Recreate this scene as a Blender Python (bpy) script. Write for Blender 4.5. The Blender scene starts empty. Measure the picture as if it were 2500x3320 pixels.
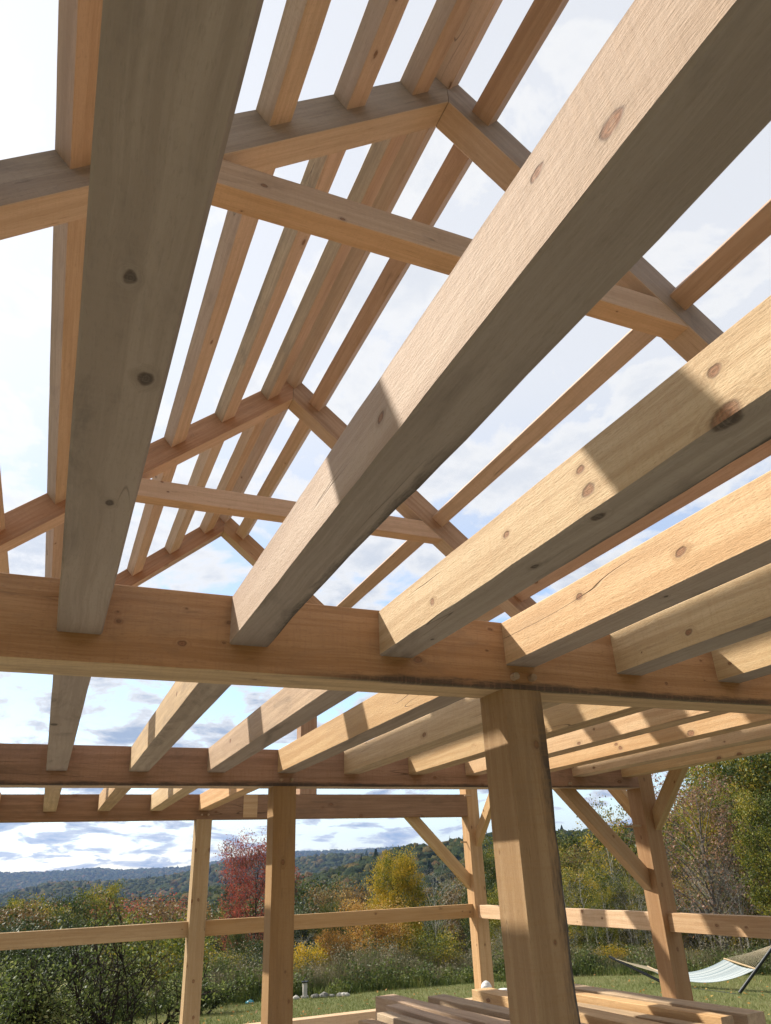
import bpy, math, random
import numpy as np
from mathutils import Vector, Matrix, noise as mnoise
random.seed(7); rng = np.random.default_rng(7)
scene = bpy.context.scene
COL = scene.collection
U = 0.1905                      # one unit of the frame's own grid = 7.5 inch timber
FLOOR = 12.8                    # floor lies 12.8 units below the underside of the girders

def W(x, y, z): return Vector((x*U, y*U, (z+FLOOR)*U))

# ------------------------------------------------------------------ camera
YAW, PITCH, ROLL = 0.4203, 0.4584, -0.0418
FPX, PW, PH = 2363.93, 2500.0, 3320.0
CAM = W(-8.9041, -13.9239, -3.5616)
_f = Vector((math.sin(YAW)*math.cos(PITCH), math.cos(YAW)*math.cos(PITCH), math.sin(PITCH)))
_r = Vector((math.cos(YAW), -math.sin(YAW), 0)); _u = _r.cross(_f)
RT = _r*math.cos(ROLL) + _u*math.sin(ROLL); UP = -_r*math.sin(ROLL) + _u*math.cos(ROLL)
cam = bpy.data.cameras.new('camera'); camo = bpy.data.objects.new('camera', cam); COL.objects.link(camo)
camo.matrix_world = Matrix(((RT.x, UP.x, -_f.x, CAM.x), (RT.y, UP.y, -_f.y, CAM.y), (RT.z, UP.z, -_f.z, CAM.z), (0, 0, 0, 1)))
cam.sensor_fit = 'HORIZONTAL'; cam.sensor_width = 36.0; cam.lens = 36*FPX/PW
cam.clip_start = 0.05; cam.clip_end = 40000
scene.camera = camo

def ray(u, v):
    d = _f*1.0 + RT*((u-PW/2)/FPX) - UP*((v-PH/2)/FPX)
    return d.normalized()
def at_dist(u, v, d):           # where a sight line stands at horizontal distance d
    r = ray(u, v); h = math.hypot(r.x, r.y); return CAM + r*(d/h)
def azel(u, v):
    r = ray(u, v); return math.atan2(r.x, r.y), math.atan2(r.z, math.hypot(r.x, r.y))
def xy_az(az, d): return CAM.x+math.sin(az)*d, CAM.y+math.cos(az)*d

# ------------------------------------------------------------------ tags
def tag(o, label=None, cat=None, group=None, kind=None):
    if label: o['label'] = label
    if cat: o['category'] = cat
    if group: o['group'] = group
    if kind: o['kind'] = kind
    return o
def empty(name, loc, label=None, cat=None, group=None):
    o = bpy.data.objects.new(name, None); COL.objects.link(o); o.location = loc; o.empty_display_size = .2
    return tag(o, label, cat, group)

# ------------------------------------------------------------------ node helpers
class NT:
    def __init__(s, name):
        s.m = bpy.data.materials.new(name); s.m.use_nodes = True; s.t = s.m.node_tree; s.t.nodes.clear()
        s.out = s.n('ShaderNodeOutputMaterial')
    def n(s, typ, ins=None, **kw):
        nd = s.t.nodes.new(typ)
        for k, v in kw.items(): setattr(nd, k, v)
        for k, v in (ins or {}).items():
            if isinstance(v, bpy.types.NodeSocket): s.t.links.new(v, nd.inputs[k])
            else: nd.inputs[k].default_value = v
        return nd
    def mix(s, fac, a, b, mode='MIX'):
        nd = s.n('ShaderNodeMix', data_type='RGBA', blend_type=mode)
        for k, v in ((0, fac), (6, a), (7, b)):
            if isinstance(v, bpy.types.NodeSocket): s.t.links.new(v, nd.inputs[k])
            else: nd.inputs[k].default_value = v if k == 0 else (*v, 1)[:4]
        return nd.outputs[2]
    def math(s, op, a, b=0.0, c=0.0, clamp=False):
        nd = s.n('ShaderNodeMath', operation=op, use_clamp=clamp)
        for k, v in enumerate((a, b, c)):
            if isinstance(v, bpy.types.NodeSocket): s.t.links.new(v, nd.inputs[k])
            else: nd.inputs[k].default_value = v
        return nd.outputs[0]
    def vmath(s, op, a, b=(0, 0, 0), out=0):
        nd = s.n('ShaderNodeVectorMath', operation=op)
        for k, v in enumerate((a, b)):
            if isinstance(v, bpy.types.NodeSocket): s.t.links.new(v, nd.inputs[k])
            elif op == 'SCALE' and k == 1: pass
            else: nd.inputs[k].default_value = v
        return nd.outputs[out]
    def ramp(s, fac, stops, interp='LINEAR'):
        nd = s.n('ShaderNodeValToRGB'); s.t.links.new(fac, nd.inputs[0]); cr = nd.color_ramp; cr.interpolation = interp
        while len(cr.elements) < len(stops): cr.elements.new(.5)
        for e, (p, c) in zip(cr.elements, stops):
            e.position = p; e.color = (c, c, c, 1) if isinstance(c, (int, float)) else (*c, 1)
        return nd.outputs[0]
    def noise(s, vec, scale, detail=3, rough=.5, dist=0.0):
        return s.n('ShaderNodeTexNoise', {'Vector': vec, 'Scale': scale, 'Detail': detail, 'Roughness': rough, 'Distortion': dist})
    def smooth(s, v, a, b, lo=0.0, hi=1.0):
        nd = s.n('ShaderNodeMapRange', interpolation_type='SMOOTHSTEP')
        for k, q in enumerate((v, a, b, lo, hi)):
            if isinstance(q, bpy.types.NodeSocket): s.t.links.new(q, nd.inputs[k])
            else: nd.inputs[k].default_value = q
        return nd.outputs[0]

# ------------------------------------------------------------------ wood
def wood(name, light, dark, stain=(.16, .13, .10), stain_amt=.35, rough=.0022, knots=None, knotcol=(.18, .080, .038), spec=.25, auto_knots=.45, mottle=.0, dirt=None):
    t = NT(name)
    oc = t.n('ShaderNodeTexCoord').outputs['Object']
    rnd = t.n('ShaderNodeObjectInfo').outputs['Random']
    off = t.n('ShaderNodeCombineXYZ', {'X': t.math('MULTIPLY', rnd, 31.7), 'Y': t.math('MULTIPLY', rnd, 17.3), 'Z': t.math('MULTIPLY', rnd, 9.1)}).outputs[0]
    co = t.vmath('ADD', oc, off)
    warp = t.noise(co, 2.2, 2)
    wv = t.vmath('SUBTRACT', warp.outputs['Color'], (.5, .5, .5))
    wv2 = t.vmath('MULTIPLY', wv, (.10, .028, .028))
    cw = t.vmath('ADD', co, wv2)
    # knots: irregular, ringed, the grain flows round them
    fine = t.vmath('SUBTRACT', t.noise(co, 26, 3).outputs['Color'], (.5, .5, .5))
    kv = t.n('ShaderNodeTexVoronoi', {'Vector': t.vmath('MULTIPLY', t.vmath('ADD', t.vmath('ADD', co, t.vmath('MULTIPLY', wv, (.06, .05, .05))), t.vmath('MULTIPLY', fine, (.022, .016, .016))), (2.3, 4.6, 4.6)), 'Scale': 1.0, 'Randomness': 1.0})
    cellr = t.n('ShaderNodeSeparateColor', {'Color': kv.outputs['Color']})
    r = t.math('MULTIPLY_ADD', cellr.outputs[1], .055, .018)
    on = t.math('LESS_THAN', cellr.outputs[0], auto_knots)
    dk = t.math('DIVIDE', kv.outputs['Distance'], r)
    dk = t.math('ADD', dk, t.math('MULTIPLY', t.math('SUBTRACT', 1.0, on), 50.0))
    if knots:
        w_ = t.vmath('ADD', t.vmath('ADD', oc, t.vmath('MULTIPLY', wv, (.02, .02, .02))), t.vmath('MULTIPLY', fine, (.022, .013, .013)))
        for (kx, ky, kz, sx, sr) in knots:
            d = t.vmath('LENGTH', t.vmath('MULTIPLY', t.vmath('SUBTRACT', w_, (kx, ky, kz)), (1/sx, 1/sr, 1/sr)), out=1)
            dk = t.math('MINIMUM', dk, d)
    fac_k = t.smooth(dk, .8, 1.2, 1.0, 0.0); fac_h = t.smooth(dk, .9, 2.9, 1.0, 0.0)
    rings = t.math('MULTIPLY_ADD', t.math('SINE', t.math('MULTIPLY', dk, 15.0)), .5, .5)
    rim = t.math('MULTIPLY', t.smooth(dk, .72, 1.0), t.smooth(dk, 1.05, 1.35, 1.0, 0.0))
    bend = t.n('ShaderNodeCombineXYZ', {'X': 0.0, 'Y': t.math('MULTIPLY', fac_h, .055), 'Z': t.math('MULTIPLY', fac_h, -.050)}).outputs[0]
    cg = t.vmath('ADD', cw, bend)
    g1 = t.noise(t.vmath('MULTIPLY', cg, (.7, 26, 26)), 1.0, 5, .62)
    g2 = t.noise(t.vmath('MULTIPLY', cg, (3.0, 130, 130)), 1.0, 3, .6)
    grain = t.math('ADD', t.math('MULTIPLY', g1.outputs[0], .7), t.math('MULTIPLY', g2.outputs[0], .3))
    col = t.mix(t.smooth(grain, .40, .60, .12, .88), dark, light)
    big = t.noise(t.vmath('MULTIPLY', co, (.9, 4.5, 4.5)), 1.0, 4, .6)
    col = t.mix(t.smooth(big.outputs[0], .40, .75, 0, .5), col, dark)
    hs = t.n('ShaderNodeHueSaturation', {'Hue': t.math('MULTIPLY_ADD', rnd, .016, .492), 'Saturation': t.math('MULTIPLY_ADD', t.math('FRACT', t.math('MULTIPLY', rnd, 7.3)), .22, .90), 'Value': t.math('MULTIPLY_ADD', t.math('FRACT', t.math('MULTIPLY', rnd, 13.7)), .24, .88), 'Color': col})
    col = hs.outputs[0]
    col = t.mix(t.math('MULTIPLY', fac_h, .38), col, tuple(c*.66 for c in dark))
    kc = t.mix(rings, knotcol, tuple(min(1, c*1.6) for c in knotcol))
    col = t.mix(t.math('MULTIPLY', fac_k, .86), col, kc)
    col = t.mix(t.math('MULTIPLY', rim, .5), col, (.045, .022, .014))
    # weather stain, long streaks and blotches
    sn = t.noise(t.vmath('MULTIPLY', co, (1.6, 5, 5)), 1.0, 6, .68, .6)
    sm = t.smooth(sn.outputs[0], .50, .78, 0, stain_amt)
    col = t.mix(sm, col, stain)
    sn2 = t.noise(t.vmath('MULTIPLY', co, (5, 60, 60)), 1.0, 4, .7)
    col = t.mix(t.smooth(sn2.outputs[0], .60, .74, 0, .35+mottle), col, tuple(c*.55 for c in dark))
    if dirt:
        so = t.n('ShaderNodeSeparateXYZ', {0: oc})
        dn = t.noise(t.vmath('MULTIPLY', oc, (3.5, 22, 22)), 1.0, 6, .75)
        for (cy, cz, dx0, dx1, dw) in dirt:
            ed = t.math('SQRT', t.math('ADD', t.math('POWER', t.math('ABSOLUTE', t.math('SUBTRACT', so.outputs[1], cy)), 2.0), t.math('POWER', t.math('ABSOLUTE', t.math('SUBTRACT', so.outputs[2], cz)), 2.0)))
            ed = t.math('ADD', ed, t.math('MULTIPLY_ADD', dn.outputs[0], dw*2.6, -dw*1.3))
            m_ = t.math('MULTIPLY', t.smooth(ed, dw*.35, dw*1.25, 1.0, 0.0), t.math('MULTIPLY', t.smooth(so.outputs[0], dx0, dx0+.5), t.smooth(so.outputs[0], dx1-.5, dx1, 1.0, 0.0)))
            col = t.mix(t.math('MULTIPLY', m_, .85), col, (.045, .038, .032))
    # drying checks: a few thin dark splits
    ck = t.noise(t.vmath('MULTIPLY', cw, (.55, 9, 9)), 1.0, 1)
    line = t.math('SUBTRACT', 1.0, t.smooth(t.math('ABSOLUTE', t.math('SUBTRACT', ck.outputs[0], .5)), .0, .0055))
    where = t.smooth(t.noise(t.vmath('MULTIPLY', co, (1.1, 2, 2)), 1.0, 1).outputs[0], .60, .66)
    line = t.math('MULTIPLY', line, where)
    col = t.mix(t.math('MULTIPLY', line, .7), col, (.05, .03, .02))
    # sawn surface relief
    fib = t.noise(t.vmath('MULTIPLY', cw, (38, 190, 190)), 1.0, 4, .7)
    col = t.mix(t.smooth(fib.outputs[0], .52, .70, 0, .42), col, tuple(c*.72 for c in dark))
    saw = t.noise(t.vmath('MULTIPLY', co, (95, 6, 6)), 1.0, 2, .5)
    col = t.mix(t.smooth(saw.outputs[0], .5, .66, 0, .22), col, dark)
    dent = t.noise(co, 9, 3)
    hgt = t.math('ADD', t.math('MULTIPLY', fib.outputs[0], .65), t.math('MULTIPLY', saw.outputs[0], .14))
    hgt = t.math('ADD', hgt, t.math('MULTIPLY', dent.outputs[0], .8))
    hgt = t.math('SUBTRACT', hgt, t.math('MULTIPLY', line, .9))
    hgt = t.math('SUBTRACT', hgt, t.math('MULTIPLY', fac_k, .25))
    bmp = t.n('ShaderNodeBump', {'Strength': .9, 'Distance': rough, 'Height': hgt})
    p = t.n('ShaderNodeBsdfPrincipled', {'Base Color': col, 'Roughness': .72, 'Specular IOR Level': spec, 'Normal': bmp.outputs[0]})
    t.t.links.new(p.outputs[0], t.out.inputs[0])
    return t.m

FRESH = ((.62, .435, .25), (.47, .295, .15))
TAN = ((.455, .262, .150), (.325, .168, .088))
GOLD = ((.50, .335, .165), (.39, .235, .10))
DEEP = ((.36, .205, .115), (.25, .135, .07))
PEACH = ((.61, .425, .300), (.49, .325, .215))
POSTC = ((.385, .235, .100), (.295, .165, .062))
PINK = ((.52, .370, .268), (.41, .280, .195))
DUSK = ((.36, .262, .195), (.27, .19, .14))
ROUGHP = ((.57, .43, .31), (.46, .325, .22))
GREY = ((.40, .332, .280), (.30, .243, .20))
WEATH = ((.56, .41, .26), (.38, .265, .165))
_pal = dict(fresh=FRESH, tan=TAN, pink=PINK, grey=GREY, weath=WEATH, dusk=DUSK, rough=ROUGHP, post=POSTC, gold=GOLD, deep=DEEP, peach=PEACH)
_mc = {}
KC = dict(grey=(.050, .038, .032)); AK = dict(pink=.8, peach=.8)
def wmat(kind, knots=None, dirt=None):
    if knots or dirt:
        L, D = _pal[kind]
        return wood('wood_'+kind+'_knotted', L, D, knots=knots, auto_knots=.12, dirt=dirt, knotcol=KC.get(kind, (.18, .080, .038)), rough=ROUGH[kind], stain_amt=STAIN[kind], stain=STC[kind], mottle=MOT[kind])
    if kind not in _mc:
        L, D = _pal[kind]
        _mc[kind] = wood('wood_'+kind, L, D, auto_knots=AK.get(kind, .45), knotcol=KC.get(kind, (.18, .080, .038)), rough=ROUGH[kind], stain_amt=STAIN[kind], stain=STC[kind], mottle=MOT[kind])
    return _mc[kind]
ROUGH = dict(fresh=.0050, tan=.0030, pink=.0022, grey=.0015, weath=.0045, dusk=.002, rough=.0045, post=.003, deep=.003, gold=.003, peach=.0025)
STAIN = dict(fresh=.30, tan=.68, pink=.45, grey=.8, weath=.6, dusk=.6, rough=.35, post=.45, deep=.6, gold=.3, peach=.3)
STC = dict(fresh=(.36, .27, .18), tan=(.25, .15, .09), pink=(.22, .14, .10), grey=(.12, .10, .088), weath=(.17, .135, .10), dusk=(.13, .10, .085), rough=(.26, .19, .14), post=(.22, .14, .08), deep=(.10, .065, .04), gold=(.22, .14, .08), peach=(.28, .18, .11))
MOT = dict(fresh=0, tan=.15, pink=.2, grey=-.1, weath=.25, dusk=.2, rough=.1, post=.15, deep=.2, gold=.1, peach=.25)

def simple(name, col, rough=.6, metal=0.0, bump=0.0, bscale=40, var=.0, spec=.4):
    t = NT(name); oc = t.n('ShaderNodeTexCoord').outputs['Object']
    nz = t.noise(oc, bscale, 4, .6)
    c = t.mix(t.smooth(nz.outputs[0], .35, .7, 0, 1), col, tuple(x*(1-var) for x in col))
    ins = {'Base Color': c, 'Roughness': rough, 'Metallic': metal, 'Specular IOR Level': spec}
    if bump: ins['Normal'] = t.n('ShaderNodeBump', {'Strength': .8, 'Distance': bump, 'Height': nz.outputs[0]}).outputs[0]
    t.t.links.new(t.n('ShaderNodeBsdfPrincipled', ins).outputs[0], t.out.inputs[0]); return t.m
BARK = simple('bark_edge', (.12, .095, .07), .9, bump=.006, bscale=38, var=.85)

def mesh_obj(name, verts, faces, mats, parent=None, fm=None, smooth=False, M=None):
    me = bpy.data.meshes.new(name); me.from_pydata([tuple(v) for v in verts], [], faces)
    for m in mats: me.materials.append(m)
    if fm is not None: me.polygons.foreach_set('material_index', np.array(fm, dtype=np.int32))
    if smooth: me.polygons.foreach_set('use_smooth', np.ones(len(me.polygons), dtype=bool))
    me.update()
    o = bpy.data.objects.new(name, me); COL.objects.link(o)
    if M is None: M = Matrix.Identity(4)
    if parent is not None:
        o.parent = parent; o.matrix_basis = world_of(parent).inverted() @ M
    else: o.matrix_basis = M
    return o
def world_of(p): return p.matrix_basis if p.parent is None else world_of(p.parent) @ p.matrix_basis
def timber(name, a, b, w, d, up=(0, 0, 1), mat='tan', bottom=None, parent=None, label=None, s0=0.0, s1=0.0, knots=None, bark=None, cham=.0035, end=None, wob=.0012, dirt=None):
    """a stick from a to b (metres); w across, d deep along 'up'; knots = photo sight lines that hit it"""
    a, b = Vector(a), Vector(b); X = (b-a).normalized(); up = Vector(up)
    Z = (up-X*up.dot(X)).normalized(); Y = Z.cross(X); L = (b-a).length
    M = Matrix(((X.x, Y.x, Z.x, a.x), (X.y, Y.y, Z.y, a.y), (X.z, Y.z, Z.z, a.z), (0, 0, 0, 1)))
    n = max(2, int(L/.11)); hw, hd = w/2, d/2
    sd = random.random()*100
    cor = [(-1, -1), (1, -1), (1, 1), (-1, 1)]
    V = []; F = []; fm = []
    for i in range(n+1):
        x = L*i/n
        for ci, (cy, cz) in enumerate(cor):
            c = cham*(1+.5*mnoise.noise((x*9+sd, ci*7.1, 0)))
            if bark:
                for (bc, x0, x1, sz) in bark:
                    if bc == ci:
                        e = min(max(min(x-x0, x1-x)/.35, 0), 1)
                        c += e*sz*(.55+.9*abs(mnoise.noise((x*2.3+sd, 3.3, 1)))+.35*mnoise.noise((x*17+sd, 5, 2)))
            jy = wob*mnoise.noise((x*3+sd, ci*3.3, 5)); jz = wob*mnoise.noise((x*3+sd, ci*3.3, 9))
            py, pz = cy*hw+jy, cz*hd+jz
            p1 = (py-cy*c, pz); p2 = (py, pz-cz*c)
            pts = (p2, p1) if (cy*cz > 0) == True else (p1, p2)
            if ci in (0, 2): pts = (p2, p1)
            else: pts = (p1, p2)
            for (qy, qz) in pts:
                k = 1-i/n
                V.append((x+qz*(s0*(i == 0)+s1*(i == n)), qy, qz))
    for i in range(n):
        for k in range(8):
            k2 = (k+1) % 8; A = i*8
            F.append((A+k, A+8+k, A+8+k2, A+k2))
            if k % 2 == 0:      # chamfer at corner k//2
                ci = k//2; isb = False
                if bark:
                    x = L*(i+.5)/n
                    isb = any(bc == ci and x0 < x < x1 for (bc, x0, x1, _) in bark)
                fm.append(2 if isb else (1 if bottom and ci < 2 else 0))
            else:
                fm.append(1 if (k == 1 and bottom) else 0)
    F.append(tuple(range(8))); F.append(tuple(reversed(range(n*8, n*8+8)))); fm += [3, 3]
    F = [tuple(reversed(f)) for f in F]
    kl = None
    if knots:
        kl = []; Mi = M.inverted(); o_ = Mi @ CAM
        for kk in knots:
            (u, v), sz = kk
            dl = Mi.to_3x3() @ ray(u, v); t0, t1, ax = -1e9, 1e9, 0
            for q, (lo, hi) in enumerate(((0, L), (-hw, hw), (-hd, hd))):
                if abs(dl[q]) < 1e-9: continue
                ta, tb = (lo-o_[q])/dl[q], (hi-o_[q])/dl[q]
                if ta > tb: ta, tb = tb, ta
                if ta > t0: t0, ax = ta, q
                t1 = min(t1, tb)
            if t0 > t1+.02: print('knot misses', name, label, u, v); continue
            h = o_+dl*t0; kl.append((h.x, h.y, h.z, sz*.68, sz*.44))
    dl_ = [(cor[q][0]*hw, cor[q][1]*hd, xa_, xb_, wd_) for (q, xa_, xb_, wd_) in dirt] if dirt else None
    side = wmat(mat, kl, dl_)
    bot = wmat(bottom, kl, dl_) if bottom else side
    o = mesh_obj(name, V, F, [side, bot, BARK, wmat(end or mat)], parent, fm, M=M)
    if label: o['label'] = label
    return o

def cyl_mesh(name, a, b, r0, r1, mats, parent=None, seg=10, smooth=True):
    a, b = Vector(a), Vector(b); X = (b-a).normalized(); q = Vector((0, 0, 1)) if abs(X.z) < .9 else Vector((1, 0, 0))
    Y = X.cross(q).normalized(); Z = X.cross(Y)
    V = [a+(Y*math.cos(2*math.pi*i/seg)+Z*math.sin(2*math.pi*i/seg))*r0 for i in range(seg)]
    V += [b+(Y*math.cos(2*math.pi*i/seg)+Z*math.sin(2*math.pi*i/seg))*r1 for i in range(seg)]
    F = [(i, (i+1) % seg, seg+(i+1) % seg, seg+i) for i in range(seg)]+[tuple(reversed(range(seg))), tuple(range(seg, 2*seg))]
    return mesh_obj(name, [v-a for v in V], F, mats, parent, smooth=False, M=Matrix.Translation(a))

# ================================================================== THE TIMBER FRAME
HG, WG = 1.539, 1.0576
Yg = [-19.2, 0.0, 19.212, 38.5164]
XR, ZA, ZU, T = 0.5729, 22.5807, 20.8901, 0.8365
XE = 20.25; XL = 2*XR-XE
TH = math.atan(T)
frame = empty('timber_frame_building', W(XR, 10, -12.8), 'unfinished pine timber frame building with open floor joists and bare roof rafters', 'building')

# posts -----------------------------------------------------------------
posts = {}
def post(x, y, ztop, mat='post', w=1.0, **k):
    return timber('post', W(x+w/2, y+WG/2, -12.8), W(x+w/2, y+WG/2, ztop), WG*U, w*U, up=(-1, 0, 0), mat=mat, parent=frame, **k)
zpl = 3.05
bA = post(0, 0, 0, 'post', knots=[((1740, 2414), .024), ((1620, 2760), .008), ((1800, 3060), .01)], bark=[(0, .45, 2.2, .026)], dirt=[(0, .2, 2.6, .05)], label='thick brown centre post nearest the viewer')
bB = post(.02, Yg[2], 0, 'post', knots=[((918, 2795), .028), ((925, 3150), .012), ((935, 3245), .014)])
bC = post(.077, Yg[3], 0, 'gold', knots=[((636, 2757), .030), ((680, 2756), .028), ((621, 2922), .030), ((642, 2918), .024), ((607, 3132), .018), ((628, 3182), .026), ((627, 3300), .026)])
post(.05, Yg[0], 0)
pE = post(20.23, Yg[2], zpl, 'post', knots=[((2147, 2868), .022), ((2083, 2500), .02), ((2090, 2527), .018), ((2197, 3080), .02), ((2080, 2715), .02)])
pD = post(20.32, Yg[3], zpl, 'gold', knots=[((1530, 2682), .022), ((1550, 2682), .02), ((1572, 2880), .022), ((1573, 3062), .02), ((1546, 3064), .02)])
post(20.25, Yg[1], zpl); post(20.25, Yg[0], zpl)
for y in Yg: post(XL-1, y, zpl)
# wall plates ------------------------------------------------------------
for x in (20.75, XL-.5):
    for y0, y1 in ((Yg[0], 9.6), (9.6, Yg[3]+WG+.0)):
        timber('wall_plate', W(x, y0, zpl+.6), W(x, y1, zpl+.6), 1.0*U, 1.2*U, mat='tan', parent=frame)
# girders ----------------------------------------------------------------
xl, xr = XL, XE
g1 = timber('girder', W(xl, WG/2, HG/2), W(xr, WG/2, HG/2), WG*U, HG*U, mat='tan', bottom='weath', parent=frame,
    knots=[((386, 1984), .012), ((388, 2011), .014), ((608, 1974), .009), ((597, 2085), .020), ((745, 2018), .011), ((727, 2084), .010), ((1290, 2036), .009), ((1321, 2079), .017),
           ((1358, 2142), .024), ((1591, 2039), .011), ((1578, 2110), .009), ((2161, 2215), .011), ((2272, 2141), .009), ((2002, 2103), .006), ((2285, 2205), .006)],
    dirt=[(0, 2.6, 5.6, .030)], label='deep brown girder crossing on the nearest centre post')
g2 = timber('girder', W(xl, Yg[2]+WG/2, HG/2), W(xr, Yg[2]+WG/2, HG/2), WG*U, HG*U, mat='deep', bottom='weath', parent=frame, dirt=[(0, .3, 5.0, .03), (0, 4.2, 7.6, .022)], knots=[((1410, 2522), .02), ((1565, 2545), .02)])
g3 = timber('girder', W(xl, Yg[3]+WG/2, HG/2), W(xr+.07, Yg[3]+WG/2, HG/2), WG*U, HG*U, mat='deep', parent=frame, knots=[((244, 2580), .03), ((1073, 2608), .035), ((1170, 2644), .035), ((700, 2632), .018)])
g0 = timber('girder', W(xl, Yg[0]+WG/2, HG/2), W(xr, Yg[0]+WG/2, HG/2), WG*U, HG*U, mat='tan', parent=frame)
timber('pocket_filler', W(3.12, Yg[3]-.012, .80), W(4.08, Yg[3]-.012, .80), .03*U, 1.44*U, mat='fresh', parent=g3, cham=.001)
PEG = wmat('weath')
def peg(parent, u, v, plane, val, out, L=.035, r=.0125):
    d = ray(u, v); t = (val-CAM[plane])/d[plane]; p = CAM+d*t
    n = Vector((0, 0, 0)); n[plane] = out
    p2 = Vector(p)
    return cyl_mesh('peg', p2-n*.02, p2+n*L, r, r*.93, [PEG], parent)
for u, v in ((1664, 2196), (1720, 2200)): peg(g1, u, v, 1, 0.0, -1, .03, .016)
for u, v in ((911, 2529), (945, 2529)): peg(g2, u, v, 1, Yg[2]*U, -1)
for u, v in ((654, 2642), (675, 2642)): peg(g3, u, v, 1, Yg[3]*U, -1)
peg(g2, 1845, 2541, 1, Yg[2]*U, -1, .04)
for u, v in ((2052, 2679), (2078, 2678)): peg(pE, u, v, 0, 20.23*U, -1, .11, .011)
for u, v in ((1512, 2730), (1524, 2580)): peg(pD, u, v, 0, 20.32*U, -1, .09, .011)

# joists -----------------------------------------------------------------
DJ = 1.002
XJ = [-18.7, -15.6, -12.45, -9.25, -6.13, -2.95, .15, 3.28, 6.54, 9.62, 12.8, 15.97, 19.17]
def joist(x, b, w=.775, **k):
    y0 = Yg[b]+WG-.10; y1 = Yg[b+1]+.10
    if b == 2: w = .74
    return timber('joist', W(x+w/2, y0, HG-DJ/2-.003), W(x+w/2, y1, HG-DJ/2-.003), w*U, DJ*U, parent=frame, **k)
KJ = {3: [((472, 1228), .026), ((355, 1632), .020), ((430, 900), .020)],
      4: [((1980, 410), .030), ((1740, 565), .022), ((1235, 1355), .022)],
      5: [((2320, 1202), .026), ((2358, 1345), .050), ((1882, 1524), .022), ((1908, 1588), .034), ((1940, 1675), .030), ((1641, 1732), .018), ((1402, 1953), .022), ((1733, 1837), .020), ((1405, 2072), .014), ((2350, 1352), .05)],
      6: [((2208, 1790), .030), ((1880, 1935), .026), ((2085, 1735), .022), ((2155, 1935), .014)],
      7: [((2232, 2050), .026), ((2080, 2117), .008)],
      8: [((2366, 2150), .013)]}
K2 = {6: [((1385, 2370), .018), ((1360, 2310), .009)], 7: [((1453, 2431), .011)], 10: [((1925, 2364), .014)], 11: [((1998, 2414), .022), ((2012, 2426), .030), ((2240, 2378), .045)],
      12: [((1926, 2490), .022), ((2348, 2405), .012), ((2173, 2434), .008)], 13: [((2331, 2458), .030), ((2396, 2446), .032)]}
for i, x in enumerate(XJ):
    j = i
    mat = 'fresh'; bot = 'grey' if 3 <= i <= 8 else ('weath')
    if i == 3: mat = 'tan'
    if i == 4: mat = 'rough'
    lab = {3: 'joist with grey green stained underside at left overhead', 4: 'rough joist with black bark along one lower edge', 7: 'pale joist with a grey stain on its sunlit side'}.get(i)
    joist(x, 1-1+0, mat=mat, bottom=bot, knots=KJ.get(i), label=lab, cham=(.006 if i in (3, 4, 5) else .004),
          bark=[(0, 2.1, 3.45, .018)] if i == 4 else None, dirt=[(0, 1.7, 3.6, .035)] if i == 4 else [(0, 1.2, 2.6, .02)] if i == 5 else None)
    joist(x, 1, mat='weath' if i in (4, 5) else 'fresh', bottom='grey' if i < 7 else 'weath', knots=K2.get(i+1))
    if i < 7: joist(x, 2, mat='fresh', bottom='weath')

# rafters, collar ties, purlins -------------------------------------------
Yr = [-19.0, .2828, 19.5647, 38.5164]
c = math.cos(TH); s = math.sin(TH)
def roofpt(sgn, dx, h, y):      # dx along the level from the ridge, h above the rafters' underside line (vertical)
    return W(XR+sgn*dx, y, ZU-T*dx+h)
DR = (ZA-ZU)*c
for k, y in enumerate(Yr):
    yc = y+WG/2
    for sg in (-1, 1):
        a = roofpt(sg, 21.6, (ZA-ZU)/2, yc); b = roofpt(sg, .01, (ZA-ZU)/2, yc)
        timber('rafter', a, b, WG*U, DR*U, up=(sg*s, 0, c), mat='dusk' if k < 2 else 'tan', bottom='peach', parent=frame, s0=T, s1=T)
    e0, e1 = -(ZU-13.35)/T, 0
    za, zb = 13.37, 14.36
    xa = (ZU-za)/T-.02; xb = (ZU-zb)/T-.02; xm = (xa+xb)/2
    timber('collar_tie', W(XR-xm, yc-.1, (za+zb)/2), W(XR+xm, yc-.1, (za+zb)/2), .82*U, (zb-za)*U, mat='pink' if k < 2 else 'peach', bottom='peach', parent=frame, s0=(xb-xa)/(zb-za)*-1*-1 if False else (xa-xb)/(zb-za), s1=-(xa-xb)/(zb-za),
           knots={1: [((855, 602), .024), ((782, 684), .012), ((1110, 710), .02), ((2000, 1010), .01)], 2: [((526, 1562), .02), ((544, 1594), .016), ((742, 1650), .012)]}.get(k))
PD = .70
def purlin(sg, dxd, wp, k, mat='tan', hb=.78, **kw):
    y0 = Yr[k]+WG-.06; y1 = Yr[k+1]+.06
    # dxd = level distance of the downslope lower edge
    cx = XR+sg*(dxd-wp/2*c); cz = ZU-T*dxd+hb+wp/2*s
    n = Vector((sg*s, 0, c)); off = n*(PD/2)
    cx += off.x; cz += off.z
    return timber('purlin', W(cx, y0, cz), W(cx, y1, cz), wp*U, PD*U, up=n, mat=mat, parent=frame, **kw)
LD = [1.46, 3.90, 6.36, 8.80, 11.24, 13.70, 16.10, 18.60]; RD = [1.55, 3.98, 6.4, 9.02, 11.4, 13.85, 16.3, 18.8]
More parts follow.
